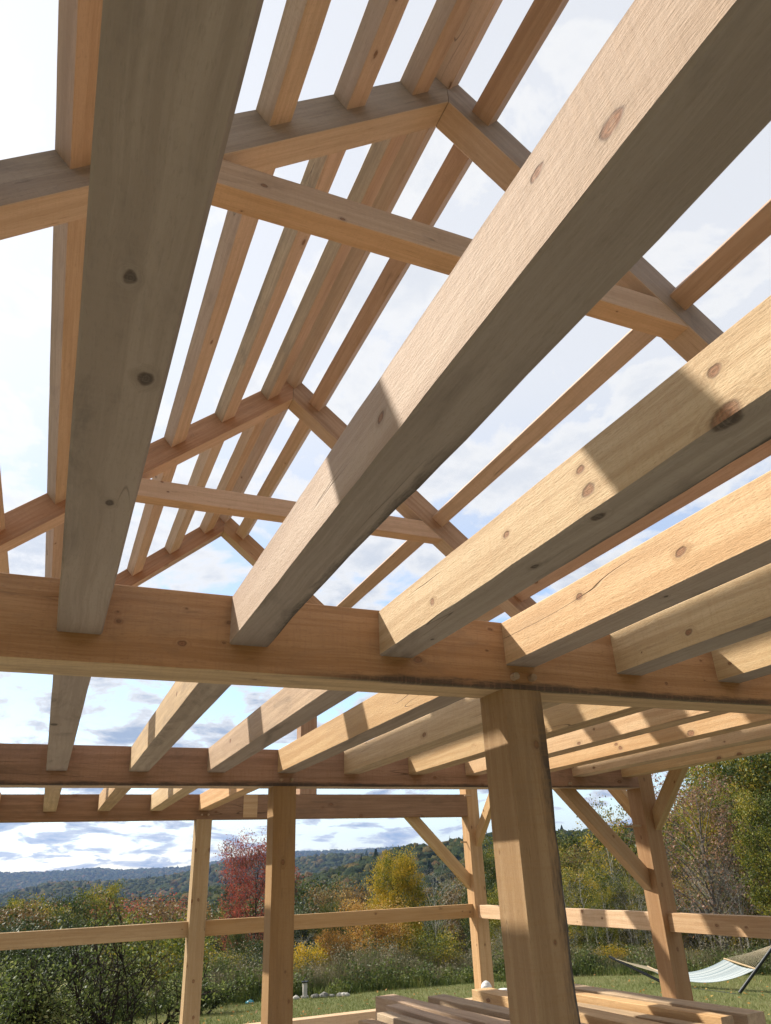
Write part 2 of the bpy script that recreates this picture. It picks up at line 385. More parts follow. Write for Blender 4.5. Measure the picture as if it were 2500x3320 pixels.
for k in range(3):
    for i, dx in enumerate(LD):
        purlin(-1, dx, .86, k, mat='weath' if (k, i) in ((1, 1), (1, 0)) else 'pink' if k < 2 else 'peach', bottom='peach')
    for i, dx in enumerate(RD):
        purlin(1, dx, .80, k, mat='pink' if k == 0 and i == 0 else 'peach')
    purlin(1, .07, .80, k, mat='peach')
# gable post above the far girder
timber('gable_post', W(7.70, Yg[3]+WG/2, HG), W(7.70, Yg[3]+WG/2, ZU-T*(7.7-XR)+.2), WG*U, 1.22*U, up=(-1, 0, 0), mat='tan', parent=frame, s1=-0.0)

# knee braces -------------------------------------------------------------
def brace(pa, pb, w, thick, dirn, upv, s0, s1, **k):
    return timber('brace', pa, pb, thick, w, up=upv, parent=frame, s0=s0, s1=s1, **k)
BW = .72
for (px, y) in ((20.23, Yg[2]), (20.32, Yg[3]), (20.25, Yg[1])):
    yc = y+.74
    a = W(px, yc, -4.38); b = W(px-4.38, yc, 0)
    brace(a, b, BW*U, .58*U, None, (1, 0, 1), 1.0, -1.0, mat='gold' if y < 30 else 'fresh', knots=[((1990, 2712), .02)] if y == Yg[2] else None)
for y in (Yg[1], Yg[2], Yg[3]):
    yc = y+.74; a = W(XL, yc, -4.38); b = W(XL+4.38, yc, 0)
    brace(a, b, BW*U, .58*U, None, (-1, 0, 1), 1.0, -1.0, mat='tan')
for x in (20.23+.80, XL-.80):
    for k, y in enumerate(Yg):
        if k > 0:
            a = W(x, y, -1.60); b = W(x, y-4.65, zpl)
            brace(a, b, BW*U, .44*U, None, (0, 1, 1), 1.0, -1.0, mat='gold' if k < 3 else 'fresh', knots=[((2187, 2535), .018)] if k == 2 and x > 0 else None)
        if k < 3:
            a = W(x, y+WG, -1.60); b = W(x, y+WG+4.65, zpl)
            brace(a, b, BW*U, .44*U, None, (0, -1, 1), 1.0, -1.0, mat='gold', knots=[((2016, 2610), .018)] if k == 2 and x > 0 else None)

# girts (wall rails) --------------------------------------------------------
def girt(a, b, mat='gold', th=.5, h=.86, **k):
    return timber('girt', a, b, th*U, h*U, mat=mat, parent=frame, **k)
yg = Yg[3]+.60
girt(W(XL, yg, -6.30), W(.077, yg, -6.30), 'gold', knots=[((590, 3013), .012)])
girt(W(1.077, yg, -6.30), W(20.32, yg, -6.30), 'gold', knots=[((1219, 2963), .022), ((1500, 2955), .014), ((1524, 2957), .022)])
girt(W(XL, yg, -12.05), W(.077, yg, -12.05), 'fresh', th=.9); girt(W(1.077, yg, -12.05), W(20.32, yg, -12.05), 'fresh', th=.9)
for k in range(3):
    girt(W(20.80, Yg[k]+WG, -6.36), W(20.80, Yg[k+1], -6.36), 'fresh', h=.84,
         knots={2: [((1887, 2955), .030), ((1952, 2977), .020), ((1872, 2990), .014)], 1: [((2324, 3000), .026), ((2420, 3006), .020)]}.get(k))
    girt(W(XL-.55, Yg[k]+WG, -6.36), W(XL-.55, Yg[k+1], -6.36), 'fresh', h=.84)

# ================================================================== FLOOR
def concrete():
    t = NT('concrete'); oc = t.n('ShaderNodeTexCoord').outputs['Object']
    a = t.noise(oc, .9, 5, .6); b = t.noise(oc, 60, 3)
    col = t.mix(a.outputs[0], (.46, .42, .36), (.36, .33, .29)); col = t.mix(t.smooth(b.outputs[0], .4, .7, 0, .35), col, (.28, .26, .23))
    p = t.n('ShaderNodeBsdfPrincipled', {'Base Color': col, 'Roughness': .85, 'Normal': t.n('ShaderNodeBump', {'Strength': .5, 'Distance': .002, 'Height': b.outputs[0]}).outputs[0]})
    t.t.links.new(p.outputs[0], t.out.inputs[0]); return t.m
x0, x1, y0, y1 = (XL-1.25)*U, 21.5*U, (Yg[0]-.2)*U, (Yg[3]+WG+.25)*U
fl = mesh_obj('floor', [(x0, y0, -.5), (x1, y0, -.5), (x1, y1, -.5), (x0, y1, -.5), (x0, y0, 0), (x1, y0, 0), (x1, y1, 0), (x0, y1, 0)],
              [(3, 2, 1, 0), (4, 5, 6, 7), (0, 1, 5, 4), (1, 2, 6, 5), (2, 3, 7, 6), (3, 0, 4, 7)], [concrete()])
tag(fl, kind='structure')

# ================================================================== STACKED LUMBER
zt = -8.5
SL = []
def stick(name, p0, p1, w, top, d, mat, label, cat='timber', grp='timbers stacked on the floor', **k):
    a = W(p0[0], p0[1], top-d/2); b = W(p1[0], p1[1], top-d/2)
    o = timber(name, a, b, w*U, d*U, mat=mat, end=k.pop('end', 'weath'), cham=.004, wob=.003, **k)
    tag(o, label, cat, grp); return o
top = [  # far end xy, near end xy, width, top z, mat, end, label
 ((14.0, 19.6), (15.0, 9.45), .92, -8.50, 'weath', 'brown', 'long square timber on the far right edge of the stack'),
 ((12.75, 20.0), (13.75, 9.55), .62, -8.50, 'fresh', 'brown', 'pale narrow timber second from the right edge of the stack'),
 ((11.80, 20.0), (12.95, 9.5), .66, -8.72, 'weath', 'brown', 'weathered timber lying in the gap beside the pale narrow one'),
 ((10.45, 20.9), (10.75, 9.0), .98, -8.50, 'fresh', 'brown', 'thick pale timber whose end sticks out beside the white pipes'),
 ((9.25, 18.4), (11.75, 7.9), .80, -9.02, 'weath', 'brown', 'brown timber lying low behind the nearest post'),
 ((7.90, 20.4), (8.95, 9.0), .86, -8.50, 'weath', 'brown', 'brown timber left of the nearest post, its far end squared'),
 ((6.15, 22.1), (7.35, 9.5), .92, -8.52, 'weath', 'grey', 'grey weathered timber with a pale sawn far end'),
 ((5.35, 19.4), (6.0, 8.8), .60, -8.50, 'weath', 'brown', 'narrow brown timber beside the grey weathered one'),
 ((4.45, 18.2), (5.1, 8.5), .58, -8.54, 'weath', 'brown', 'second narrow brown timber nearer the left edge of the stack'),
 ((3.45, 17.6), (4.1, 8.2), .60, -8.62, 'weath', 'grey', 'leftmost grey timber on the corner of the stack'),
]
for (p0, p1, w, tz, m, e, lab) in top:
    stick('timber', p0, p1, w, tz, .98 if w > .8 else .72, m, lab, end='grey' if e == 'grey' else 'weath')
for i, (xa, xb, m) in enumerate(((4.0, 4.5, 'weath'), (5.5, 6.2, 'weath'), (7.1, 7.7, 'weath'), (9.0, 9.6, 'tan'), (10.6, 11.2, 'tan'), (12.2, 12.9, 'weath'), (13.8, 14.5, 'tan'))):
    for lv, tz in ((0, -9.72), (1, -10.86), (2, -11.98)):
        if lv == 0 or i in (0, 1, 3, 5, 6):
            o = stick('timber', (xa, 18.5), (xb, 9.2+.3*lv), .95, tz-.02*i, .78, m, 'timber in the lower layers hidden under the top row of the stack')
for i, yy in enumerate((10.6, 14.2, 17.8)):
    for tz in (-9.52, -10.66, -11.79, -12.70):
        stick('sticker', (3.6, yy), (14.9, yy), .3, tz+(.06 if tz > -12 else 0), .12, 'weath', 'thin spacer board between two layers of the timber stack', 'board', 'spacers in the timber stack')

# ================================================================== GROUND, HILLS
GP = [(0, -.20), (8, -.22), (11, -.28), (14, -.45), (18, -.78), (22, -1.03), (26, -1.30), (30, -1.9), (38, -3.6), (50, -6.0), (75, -10.5), (120, -18), (220, -34), (330, -38)]
def interp(tab, x):
    if x <= tab[0][0]: return tab[0][1]
    for (a, b), (c_, d_) in zip(tab, tab[1:]):
        if x <= c_: return b+(d_-b)*(x-a)/(c_-a)
    return tab[-1][1]
def skyline(lst): return [(azel(u, v)) for u, v in lst]
NEAR = skyline([(-600, 2990), (500, 2925), (700, 2885), (958, 2850), (1080, 2828), (1192, 2790), (1273, 2764), (1350, 2746), (1431, 2740), (1485, 2724), (1575, 2712), (1700, 2708), (1816, 2708), (2045, 2688), (2160, 2664), (2220, 2636), (2292, 2626), (2500, 2600), (2900, 2570)])
MID = skyline([(-700, 2960), (0, 2915), (75, 2895), (180, 2870), (365, 2868), (525, 2856), (609, 2837), (741, 2805), (960, 2796), (1050, 2782), (1192, 2778), (1400, 2770), (2000, 2740), (2800, 2700)])
FAR = skyline([(-800, 2870), (-200, 2842), (0, 2837), (120, 2837), (250, 2828), (315, 2822), (400, 2830), (470, 2825), (600, 2819), (700, 2800), (860, 2774), (958, 2769), (1044, 2768), (1098, 2763), (1134, 2767), (1188, 2761), (1282, 2755), (1500, 2748), (2800, 2700)])
def elev(tab, az): return interp(tab, az)
RN, RM, RF = 620.0, 1900.0, 5200.0
def cosi(a, b, t): t = min(max(t, 0), 1); return a+(b-a)*(.5-.5*math.cos(math.pi*t))
def ground_h(x, y):
    dx, dy = x-CAM.x, y-CAM.y; r = math.hypot(dx, dy); az = math.atan2(dx, dy)
    g = interp(GP, r)
    if r > 20: g += mnoise.noise((x*.03, y*.03, 0))*min((r-20)*.05, 3)
    if r < 330: return g
    if az > 2.0 or az < -1.9: return -38+mnoise.noise((x*.002, y*.002, 3))*10 if r < 3000 else -38+(r-3000)*.02
    n = mnoise.noise((x*.004, y*.004, 1))*8
    hn = CAM.z+RN*math.tan(elev(NEAR, az))-7; hm = CAM.z+RM*math.tan(elev(MID, az))-7; hf = CAM.z+RF*math.tan(elev(FAR, az))-4
    if r < RN: return cosi(-38, hn, (r-330)/(RN-330))+n*.3*(1-(r-330)/(RN-330))
    if r < 1000: return cosi(hn, min(hn-14, -45), (r-RN)/380)
    if r < RM: return cosi(min(hn-14, -45), hm, (r-1000)/(RM-1000))+n*.6*(1-(r-1000)/(RM-1000))
    if r < 2900: return cosi(hm, min(-40, hm-25), (r-RM)/1000)
    if r < RF: return cosi(min(-40, hm-25), hf, (r-2900)/(RF-2900))
    return hf-(r-RF)*.05
azs = [math.radians(a) for a in list(np.arange(-30, 75, .75))+list(np.arange(75, 330, 7.5))]
rs = [0.0]+[2, 4, 6, 8]+list(np.arange(9, 31, .7))+[31, 33, 36, 40, 45, 50, 56, 63, 70, 80, 92, 105, 120, 140, 165, 190, 220, 250, 290, 330, 370, 420, 470, 520, 570, 620, 670, 730, 800, 880, 1000, 1150, 1300, 1450, 1600, 1750, 1900, 2050, 2300, 2600, 2900, 3300, 3800, 4300, 4700, 5000, 5200, 5500, 6500, 8000]
V = []; F = []
na = len(azs)
for r in rs:
    for az in azs:
        x, y = xy_az(az, r); V.append((x, y, ground_h(x, y)))
for i in range(len(rs)-1):
    for j in range(na):
        j2 = (j+1) % na
        F.append((i*na+j, i*na+j2, (i+1)*na+j2, (i+1)*na+j))
def ground_mat():
    t = NT('ground_cover'); g = t.n('ShaderNodeNewGeometry').outputs['Position']
    d = t.vmath('LENGTH', t.vmath('SUBTRACT', g, tuple(CAM)), out=1)
    a = t.noise(g, .35, 4, .6); b = t.noise(g, 7, 4, .7); c_ = t.noise(g, 60, 3, .7)
    lawn = t.mix(a.outputs[0], (.10, .12, .035), (.15, .15, .06)); lawn = t.mix(t.smooth(b.outputs[0], .45, .75, 0, .6), lawn, (.17, .16, .07))
    wood_ = t.mix(t.noise(g, .02, 4).outputs[0], (.035, .05, .018), (.07, .06, .025))
    vo = t.n('ShaderNodeTexVoronoi', {'Vector': g, 'Scale': .11})
    wood_ = t.mix(.6, wood_, vo.outputs['Color'], 'MULTIPLY'); 
    field = t.smooth(t.noise(g, .0035, 2).outputs[0], .66, .68)
    wood_ = t.mix(field, wood_, (.12, .16, .05))
    col = t.mix(t.smooth(d, 30, 45), lawn, wood_)
    bm = t.n('ShaderNodeBump', {'Strength': .6, 'Distance': .03, 'Height': t.math('ADD', b.outputs[0], c_.outputs[0])})
    p = t.n('ShaderNodeBsdfPrincipled', {'Base Color': col, 'Roughness': .9, 'Specular IOR Level': .1, 'Normal': bm.outputs[0]})
    t.t.links.new(p.outputs[0], t.out.inputs[0]); return t.m
gr = mesh_obj('ground', V, F, [ground_mat()], smooth=True); tag(gr, kind='structure')

# ------------------------------------------------------------------ card / blade meshes
def quads_mesh(name, C, A, B, mat):
    """quads (folded leaf) centred at C with half axes A, B"""
    n = len(C); P = np.empty((n, 4, 3)); P[:, 0] = C-A; P[:, 1] = C-B*.9; P[:, 2] = C+A; P[:, 3] = C+B*.9
    me = bpy.data.meshes.new(name); me.vertices.add(n*4); me.vertices.foreach_set('co', P.reshape(-1))
    me.loops.add(n*4); me.loops.foreach_set('vertex_index', np.arange(n*4, dtype=np.int32))
    me.polygons.add(n); me.polygons.foreach_set('loop_start', np.arange(0, n*4, 4, dtype=np.int32)); me.polygons.foreach_set('loop_total', np.full(n, 4, dtype=np.int32))
    me.materials.append(mat); me.update(); me.validate(); return me
def tris_mesh(name, P, mat):
    n = len(P); me = bpy.data.meshes.new(name); me.vertices.add(n*3); me.vertices.foreach_set('co', P.reshape(-1))
    me.loops.add(n*3); me.loops.foreach_set('vertex_index', np.arange(n*3, dtype=np.int32))
    me.polygons.add(n); me.polygons.foreach_set('loop_start', np.arange(0, n*3, 3, dtype=np.int32)); me.polygons.foreach_set('loop_total', np.full(n, 3, dtype=np.int32))
    me.materials.append(mat); me.update(); me.validate(); return me
def link(name, me, parent=None, loc=(0, 0, 0)):
    o = bpy.data.objects.new(name, me); COL.objects.link(o)
    if parent: o.parent = parent
    o.location = loc; return o
def leaf_mat(name, cols, trans=.35, nscale=.6, rough=.55):
    t = NT(name); geo = t.n('ShaderNodeNewGeometry'); oi = t.n('ShaderNodeObjectInfo')
    nz = t.noise(geo.outputs['Position'], nscale, 3, .6)
    f_ = t.math('ADD', t.math('MULTIPLY', geo.outputs['Random Per Island'], .34), t.math('MULTIPLY_ADD', nz.outputs[0], 1.25, -.31))
    f_ = t.math('ADD', f_, t.math('MULTIPLY_ADD', oi.outputs['Random'], .2, -.1))
    k = len(cols); col = t.ramp(f_, [(.25+.5*i/(k-1), c_) for i, c_ in enumerate(cols)])
    d = t.n('ShaderNodeBsdfPrincipled', {'Base Color': col, 'Roughness': rough, 'Specular IOR Level': .3})
    tr = t.n('ShaderNodeBsdfTranslucent', {'Color': t.mix(.35, col, (1., .9, .3), 'MULTIPLY')})
    mx = t.n('ShaderNodeMixShader', {0: trans, 1: d.outputs[0], 2: tr.outputs[0]})
    t.t.links.new(mx.outputs[0], t.out.inputs[0]); return t.m
L_GREEN = leaf_mat('leaf_green', [(.030, .050, .014), (.055, .080, .020), (.10, .12, .03), (.20, .18, .04)])
L_DARK = leaf_mat('leaf_dark', [(.018, .030, .012), (.030, .048, .016), (.05, .07, .02), (.09, .10, .03)], .2)
L_OLIVE = leaf_mat('leaf_olive', [(.032, .050, .012), (.100, .128, .020), (.23, .215, .028), (.38, .27, .042)], .40)
L_YEL = leaf_mat('leaf_yellow', [(.055, .085, .015), (.16, .165, .02), (.42, .30, .025), (.58, .36, .03)], .42)
L_ORG = leaf_mat('leaf_orange', [(.14, .09, .03), (.30, .15, .035), (.42, .21, .04), (.45, .30, .08)])
L_RED = leaf_mat('leaf_red', [(.10, .05, .035), (.28, .065, .045), (.45, .095, .07), (.40, .17, .09)], .45)
L_PINK = leaf_mat('leaf_pink_brown', [(.10, .07, .05), (.22, .12, .08), (.34, .19, .13), (.30, .22, .14)], .4)
L_RUST = leaf_mat('leaf_rust', [(.08, .06, .03), (.16, .10, .04), (.24, .15, .06), (.20, .17, .07)])
L_BUSH = leaf_mat('leaf_bush', [(.035, .055, .018), (.09, .125, .035), (.20, .24, .08), (.42, .42, .22)], .42)
L_WEED = leaf_mat('weed_stalks', [(.06, .07, .03), (.13, .125, .065), (.21, .18, .115), (.29, .245, .175)], .35, 1.2)
L_WGRN = leaf_mat('weed_green', [(.035, .055, .016), (.08, .11, .028), (.14, .17, .045), (.22, .21, .08)], .4, 1.2)
L_LAWN = leaf_mat('lawn_blades', [(.06, .09, .020), (.11, .145, .034), (.17, .185, .055), (.28, .25, .12)], .25, .5)
TRK = simple('trunk_grey', (.20, .175, .15), .9, bump=.01, bscale=12, var=.5, spec=.1)
TRKP = simple('trunk_pale', (.42, .40, .35), .8, bump=.006, bscale=10, var=.45, spec=.15)
TRKD = simple('trunk_dark', (.045, .038, .032), .9, bump=.008, bscale=20, var=.5, spec=.1)

def tube(V, F, pts, r0, r1, seg=5):
    base = len(V); n = len(pts)
    for i, p in enumerate(pts):
        d = (pts[min(i+1, n-1)]-pts[max(i-1, 0)]).normalized()
        q = Vector((1, 0, 0)) if abs(d.z) > .8 else Vector((0, 0, 1)); a = d.cross(q).normalized(); b = d.cross(a)
        r = r0+(r1-r0)*i/(n-1)
        for k in range(seg):
            an = 2*math.pi*k/seg; V.append(p+(a*math.cos(an)+b*math.sin(an))*r)
    for i in range(n-1):
        for k in range(seg):
            F.append((base+i*seg+k, base+i*seg+(k+1) % seg, base+(i+1)*seg+(k+1) % seg, base+(i+1)*seg+k))
def tree_proto(seed, H, R, clear=.2, nbr=26, nleaf=12000, leaf=.09, shape='oval', r0=None, sub=4, sig=.13, gap=.12, rise=.5, droop=0, twig=2):
    rnd = random.Random(seed); g = np.random.default_rng(seed)
    V, F, tips = [], [], []
    r0 = r0 or H*.014
    tp = [Vector((rnd.uniform(-.02, .02)*H*i/8, rnd.uniform(-.02, .02)*H*i/8, H*.97*i/8)) for i in range(9)]
    tube(V, F, tp, r0, r0*.12, 7)
    def trunk_at(h): i = min(int(h/H/.97*8), 7); f_ = h/H/.97*8-i; return tp[i].lerp(tp[i+1], f_)
    for i in range(nbr):
        hf = clear+(.97-clear)*((i+.5)/nbr)
        z = (hf-clear)/(1-clear)
        if shape == 'oval': pr = math.sqrt(max(1-((z-.42)/.60)**2, .05))
        elif shape == 'cone': pr = (1-z)*.95+.06
        elif shape == 'round': pr = math.sqrt(max(1-((z-.5)/.54)**2, .04))
        elif shape == 'spread': pr = .45+.6*z if z < .8 else .93-(z-.8)*2.2
        else: pr = .8
        ln = R*pr*rnd.uniform(.75, 1.15); az = i*2.4+rnd.uniform(-.4, .4)
        p0 = trunk_at(hf*H*(.9 if shape != 'cone' else 1)); up = rise*ln*rnd.uniform(.6, 1.3)
        e = p0+Vector((math.cos(az)*ln, math.sin(az)*ln, up-droop*ln))
        m1 = p0.lerp(e, .5)+Vector((rnd.uniform(-.1, .1), rnd.uniform(-.1, .1), .12))*ln
        rb = r0*(.42-.28*hf)*max(ln/R, .4)
        tube(V, F, [p0, m1, e], rb, rb*.2, 4)
        w = ln*ln
        tips.append((e, w*.6)); tips.append((m1.lerp(e, .5), w*.6))
        for k in range(sub):
            f_ = rnd.uniform(.35, .95); q = (p0.lerp(m1, f_*2) if f_ < .5 else m1.lerp(e, f_*2-1))
            an = az+rnd.choice((-1, 1))*rnd.uniform(.5, 1.2); l2 = ln*rnd.uniform(.25, .5)
            e2 = q+Vector((math.cos(an)*l2, math.sin(an)*l2, l2*rnd.uniform(.0, .9)-droop*l2))
            tube(V, F, [q, e2], rb*.4, rb*.1, 3); tips.append((e2, w)); 
            for _ in range(twig):
                e3 = e2+Vector((rnd.gauss(0, 1), rnd.gauss(0, 1), rnd.gauss(.3, .8)))*l2*.45
                tube(V, F, [q.lerp(e2, .7), e3], rb*.18, rb*.06, 3); tips.append((e3, w*.7))
    tips.append((tp[-1], R*R*.5))
    wm = bpy.data.meshes.new('trunk'); wm.from_pydata([tuple(v) for v in V], [], F); wm.update()
    if nleaf:
        P = np.array([t[0] for t in tips]); wgt = np.array([t[1] for t in tips])**.5
        keep = g.random(len(P)) > gap; wgt = wgt*keep; wgt /= wgt.sum()
        idx = g.choice(len(P), nleaf, p=wgt); s_ = sig*R*(.6+.8*g.random(len(P)))[idx][:, None]
        Cc = P[idx]+g.normal(0, 1, (nleaf, 3))*s_*np.array([1, 1, .75])
        Cc = Cc[Cc[:, 2] > .15*H*clear]; n = len(Cc)
        A = g.normal(0, 1, (n, 3)); A /= np.linalg.norm(A, axis=1)[:, None]
        B = g.normal(0, 1, (n, 3)); B -= A*(A*B).sum(1)[:, None]; B /= np.linalg.norm(B, axis=1)[:, None]
        sz = leaf*(.6+.8*g.random(n))[:, None]*.5
        return wm, (Cc, A*sz, B*sz*.7)
    return wm, None
class Tree:
    cache = {}
    def __init__(s, key, leafm, trunkm, **kw):
        s.wm, lf = tree_proto(**kw); s.wm.materials.append(trunkm); s.H = kw['H']; s.lm = quads_mesh('crown', *lf, leafm) if lf else None
    def place(s, name, u, vtop, dist, label, cat='tree', group=None, wide=1.0, base=None):
        az, _ = azel(u, vtop); x, y = xy_az(az, dist)
        # sight line meets the ground plumb below the top
        top_ = at_dist(u, vtop, dist); zg = ground_h(top_.x, top_.y)-.15
        h = max(top_.z-zg, .5); k = h/s.H
        r = empty(name, (top_.x, top_.y, zg), label, cat, group); r.rotation_euler = (0, 0, random.uniform(0, 6.28)); r.scale = (k*wide, k*wide, k)
        link('trunk', s.wm, r)
        if s.lm: link('crown', s.lm, r)
        return r
T_ = {}
def P(key, *a, **k): T_[key] = Tree(key, *a, **k)
P('yellow', L_YEL, TRKD, seed=1, H=10, R=2.9, clear=.08, nbr=44, nleaf=42000, leaf=.13, shape='oval', sig=.12, gap=.15)
P('red', L_RED, TRKD, seed=2, H=8, R=2.6, clear=.08, nbr=36, nleaf=27000, leaf=.10, shape='oval', sig=.13, gap=.10, rise=.8)
P('green', L_GREEN, TRK, seed=3, H=9, R=2.5, clear=.12, nbr=34, nleaf=15000, leaf=.16, shape='oval', sig=.13)
P('dark', L_DARK, TRKD, seed=4, H=9, R=2.6, clear=.08, nbr=34, nleaf=15000, leaf=.16, shape='round', sig=.15)
P('olive', L_OLIVE, TRK, seed=5, H=9, R=2.3, clear=.12, nbr=36, nleaf=14000, leaf=.14, shape='oval', sig=.12, rise=.9)
P('birch', L_OLIVE, TRKP, seed=6, H=9, R=1.5, clear=.35, nbr=22, nleaf=3600, leaf=.12, shape='oval', sig=.14, rise=1.1, r0=.07)
P('birch2', L_YEL, TRKP, seed=16, H=9, R=1.4, clear=.40, nbr=20, nleaf=2200, leaf=.12, shape='oval', sig=.15, rise=1.2, r0=.055)
P('bare', None, TRKP, seed=7, H=9, R=2.2, clear=.25, nbr=34, nleaf=0, shape='oval', rise=1.4, sub=6, twig=5, r0=.075)
P('rustbare', L_RUST, TRK, seed=8, H=9, R=2.4, clear=.2, nbr=40, nleaf=3500, leaf=.11, shape='oval', rise=1.2, sub=6, twig=4, sig=.1)
P('pinkbare', L_PINK, TRK, seed=28, H=9, R=2.4, clear=.15, nbr=46, nleaf=6500, leaf=.11, shape='oval', rise=1.2, sub=6, twig=4, sig=.1)
P('rust', L_RUST, TRK, seed=9, H=7, R=2.3, clear=.1, nbr=32, nleaf=12000, leaf=.14, shape='round', sig=.14)
P('orange', L_ORG, TRKD, seed=10, H=4.5, R=2.2, clear=.05, nbr=34, nleaf=12000, leaf=.11, shape='spread', sig=.13, gap=.2)
P('spruce', L_DARK, TRKD, seed=11, H=9, R=1.5, clear=.04, nbr=60, nleaf=14000, leaf=.12, shape='cone', sig=.12, rise=-.1, gap=.02)
P('shrub', L_WGRN, TRKD, seed=12, H=2.2, R=1.5, clear=.02, nbr=26, nleaf=7000, leaf=.09, shape='round', sig=.2)
P('shrubo', L_OLIVE, TRK, seed=13, H=2.4, R=1.4, clear=.02, nbr=26, nleaf=6000, leaf=.09, shape='round', sig=.2)
P('shrubd', L_DARK, TRKD, seed=14, H=2.2, R=1.6, clear=.02, nbr=28, nleaf=9000, leaf=.09, shape='round', sig=.2)
P('shruby', L_YEL, TRKD, seed=15, H=2.6, R=1.2, clear=.05, nbr=24, nleaf=4500, leaf=.10, shape='oval', sig=.18)
P('tall', L_OLIVE, TRKD, seed=18, H=9, R=2.6, clear=.15, nbr=50, nleaf=26000, leaf=.12, shape='oval', sig=.10, gap=.22, rise=1.0)
P('tallg', L_GREEN, TRKD, seed=19, H=9, R=2.4, clear=.15, nbr=50, nleaf=24000, leaf=.12, shape='oval', sig=.10, gap=.22, rise=1.0)

# single, recognisable trees
T_['yellow'].place('maple_tree', 1284, 2752, 40, 'golden yellow maple with a tall rounded crown above the far rail', wide=.60)
T_['red'].place('maple_tree', 836, 2746, 45, 'crimson red maple behind the middle centre post', wide=.64)
T_['bare'].place('bare_tree', 1404, 2815, 48, 'leafless grey tree between the yellow maple and the far corner post')
T_['olive'].place('poplar_tree', 332, 2872, 60, 'slender open poplar rising left of the far centre post', wide=.7)
T_['green'].place('poplar_tree', 229, 2900, 58, 'bright green narrow poplar at left', wide=.62)
T_['olive'].place('poplar_tree', 101, 2915, 52, 'broad olive tree at the far left', wide=.95)
T_['rust'].place('rust_tree', 20, 2945, 50, 'brownish tree on the left edge of the view')
T_['spruce'].place('spruce_tree', 382, 2902, 75, 'dark narrow spruce left of the far centre post', wide=.7)
T_['red'].place('red_tree', 432, 2940, 90, 'small round russet tree far below the left hill', wide=1.3)
T_['rust'].place('rust_tree', 568, 2924, 62, 'wide rusty brown crown touching the far centre post', wide=1.2)
T_['spruce'].place('spruce_tree', 731, 2862, 85, 'small black spruce left of the red maple', wide=.6)
T_['green'].place('leafy_tree', 985, 2850, 66, 'green tree right of the middle centre post', wide=1.1)
T_['rust'].place('rust_tree', 1122, 2876, 56, 'round bronze tree between the red and yellow maples', wide=.85)
T_['green'].place('young_tree', 1070, 2922, 44, 'young pale green sapling below the bronze tree', wide=.55)
T_['orange'].place('orange_tree', 1215, 2960, 28, 'orange and salmon bushy tree under the yellow maple', wide=1.0)
T_['orange'].place('orange_tree', 1085, 3040, 26.5, 'low orange bush left of the salmon tree', wide=.7)
T_['shruby'].place('yellow_shrub', 1000, 3078, 26, 'golden shrub right of the middle centre post', wide=.95)
T_['tallg'].place('yellow_tree', 770, 3020, 34, 'yellow green tree between the two far centre posts', wide=.5)
T_['shrubo'].place('green_shrub', 1405, 3045, 27, 'pale green shrub left of the far corner post')
T_['tallg'].place('ash_tree', 1608, 2775, 40, 'tree seen between the far corner post and the nearest post', wide=.9)
T_['pinkbare'].place('bare_tree', 2235, 2550, 30, 'half bare pinkish tree against the sky right of the near corner post', wide=1.15)
T_['birch2'].place('birch_tree', 1940, 2585, 37, 'thin sparse birch whose tip crosses the sky beside the near corner post', wide=.8)
T_['tall'].place('oak_tree', 2395, 2440, 33, 'big olive tree with dark clumps at the upper right', wide=.95)
T_['tallg'].place('oak_tree', 2560, 2420, 31, 'leafy tree cut by the right edge of the view', wide=1.0)
T_['tall'].place('oak_tree', 2490, 2600, 27, 'golden olive tree in front at the right edge', wide=.8)
# the woods, row by row
TOPS = [(-150, 2960), (0, 2955), (150, 2945), (300, 2930), (450, 2965), (640, 2940), (800, 2900), (960, 2880), (1180, 2905), (1330, 2905), (1460, 2890), (1560, 2815), (1700, 2755), (1816, 2735), (1900, 2712), (2000, 2728), (2100, 2735), (2180, 2740), (2260, 2690), (2340, 2600), (2420, 2520), (2600, 2480)]
kinds = {'l': ['olive', 'green', 'rust', 'dark', 'green', 'rustbare'], 'c': ['green', 'dark', 'spruce', 'green', 'dark', 'bare', 'olive'], 'r': ['tall', 'birch', 'tallg', 'birch2', 'tall', 'rustbare', 'birch', 'olive', 'bare', 'birch2']}
wl = {'green': 'mid green tree in the mixed woods beyond the lawn', 'olive': 'olive green tree in the mixed woods beyond the lawn', 'dark': 'dark green tree in the mixed woods beyond the lawn', 'rust': 'rusty brown tree in the mixed woods beyond the lawn',
      'rustbare': 'half bare brown tree in the mixed woods beyond the lawn', 'spruce': 'dark spruce in the mixed woods beyond the lawn', 'bare': 'leafless pale tree in the mixed woods beyond the lawn', 'birch': 'slim pale trunked birch in the mixed woods beyond the lawn',
      'birch2': 'slim birch with few yellow leaves in the mixed woods', 'tall': 'tall olive and gold tree in the woods on the right', 'tallg': 'tall green tree in the woods on the right'}
def wood_row(u0, u1, step, dist, dv, ks, spread=60, wide=(.8, 1.15)):
    u = u0
    while u < u1:
        uu = u+random.uniform(-.3, .3)*step; k = random.choice(ks)
        v = interp(TOPS, uu)+dv+random.uniform(0, spread)
        T_[k].place('forest_tree', uu, v, dist+random.uniform(-2.5, 2.5), wl[k], group='woods: '+wl[k], wide=random.uniform(*wide))
        u += step
wood_row(-120, 640, 70, 78, 0, kinds['l']); wood_row(-120, 640, 75, 55, 55, kinds['l'], 50); wood_row(-100, 640, 85, 38, 125, ['green', 'dark', 'olive', 'rustbare'], 50)
wood_row(640, 1560, 62, 75, 5, kinds['c'], 40); wood_row(660, 1560, 66, 52, 50, kinds['c'], 60); wood_row(680, 1560, 70, 38, 130, ['dark', 'green', 'rustbare', 'spruce', 'bare'], 70, (.8, 1.2))
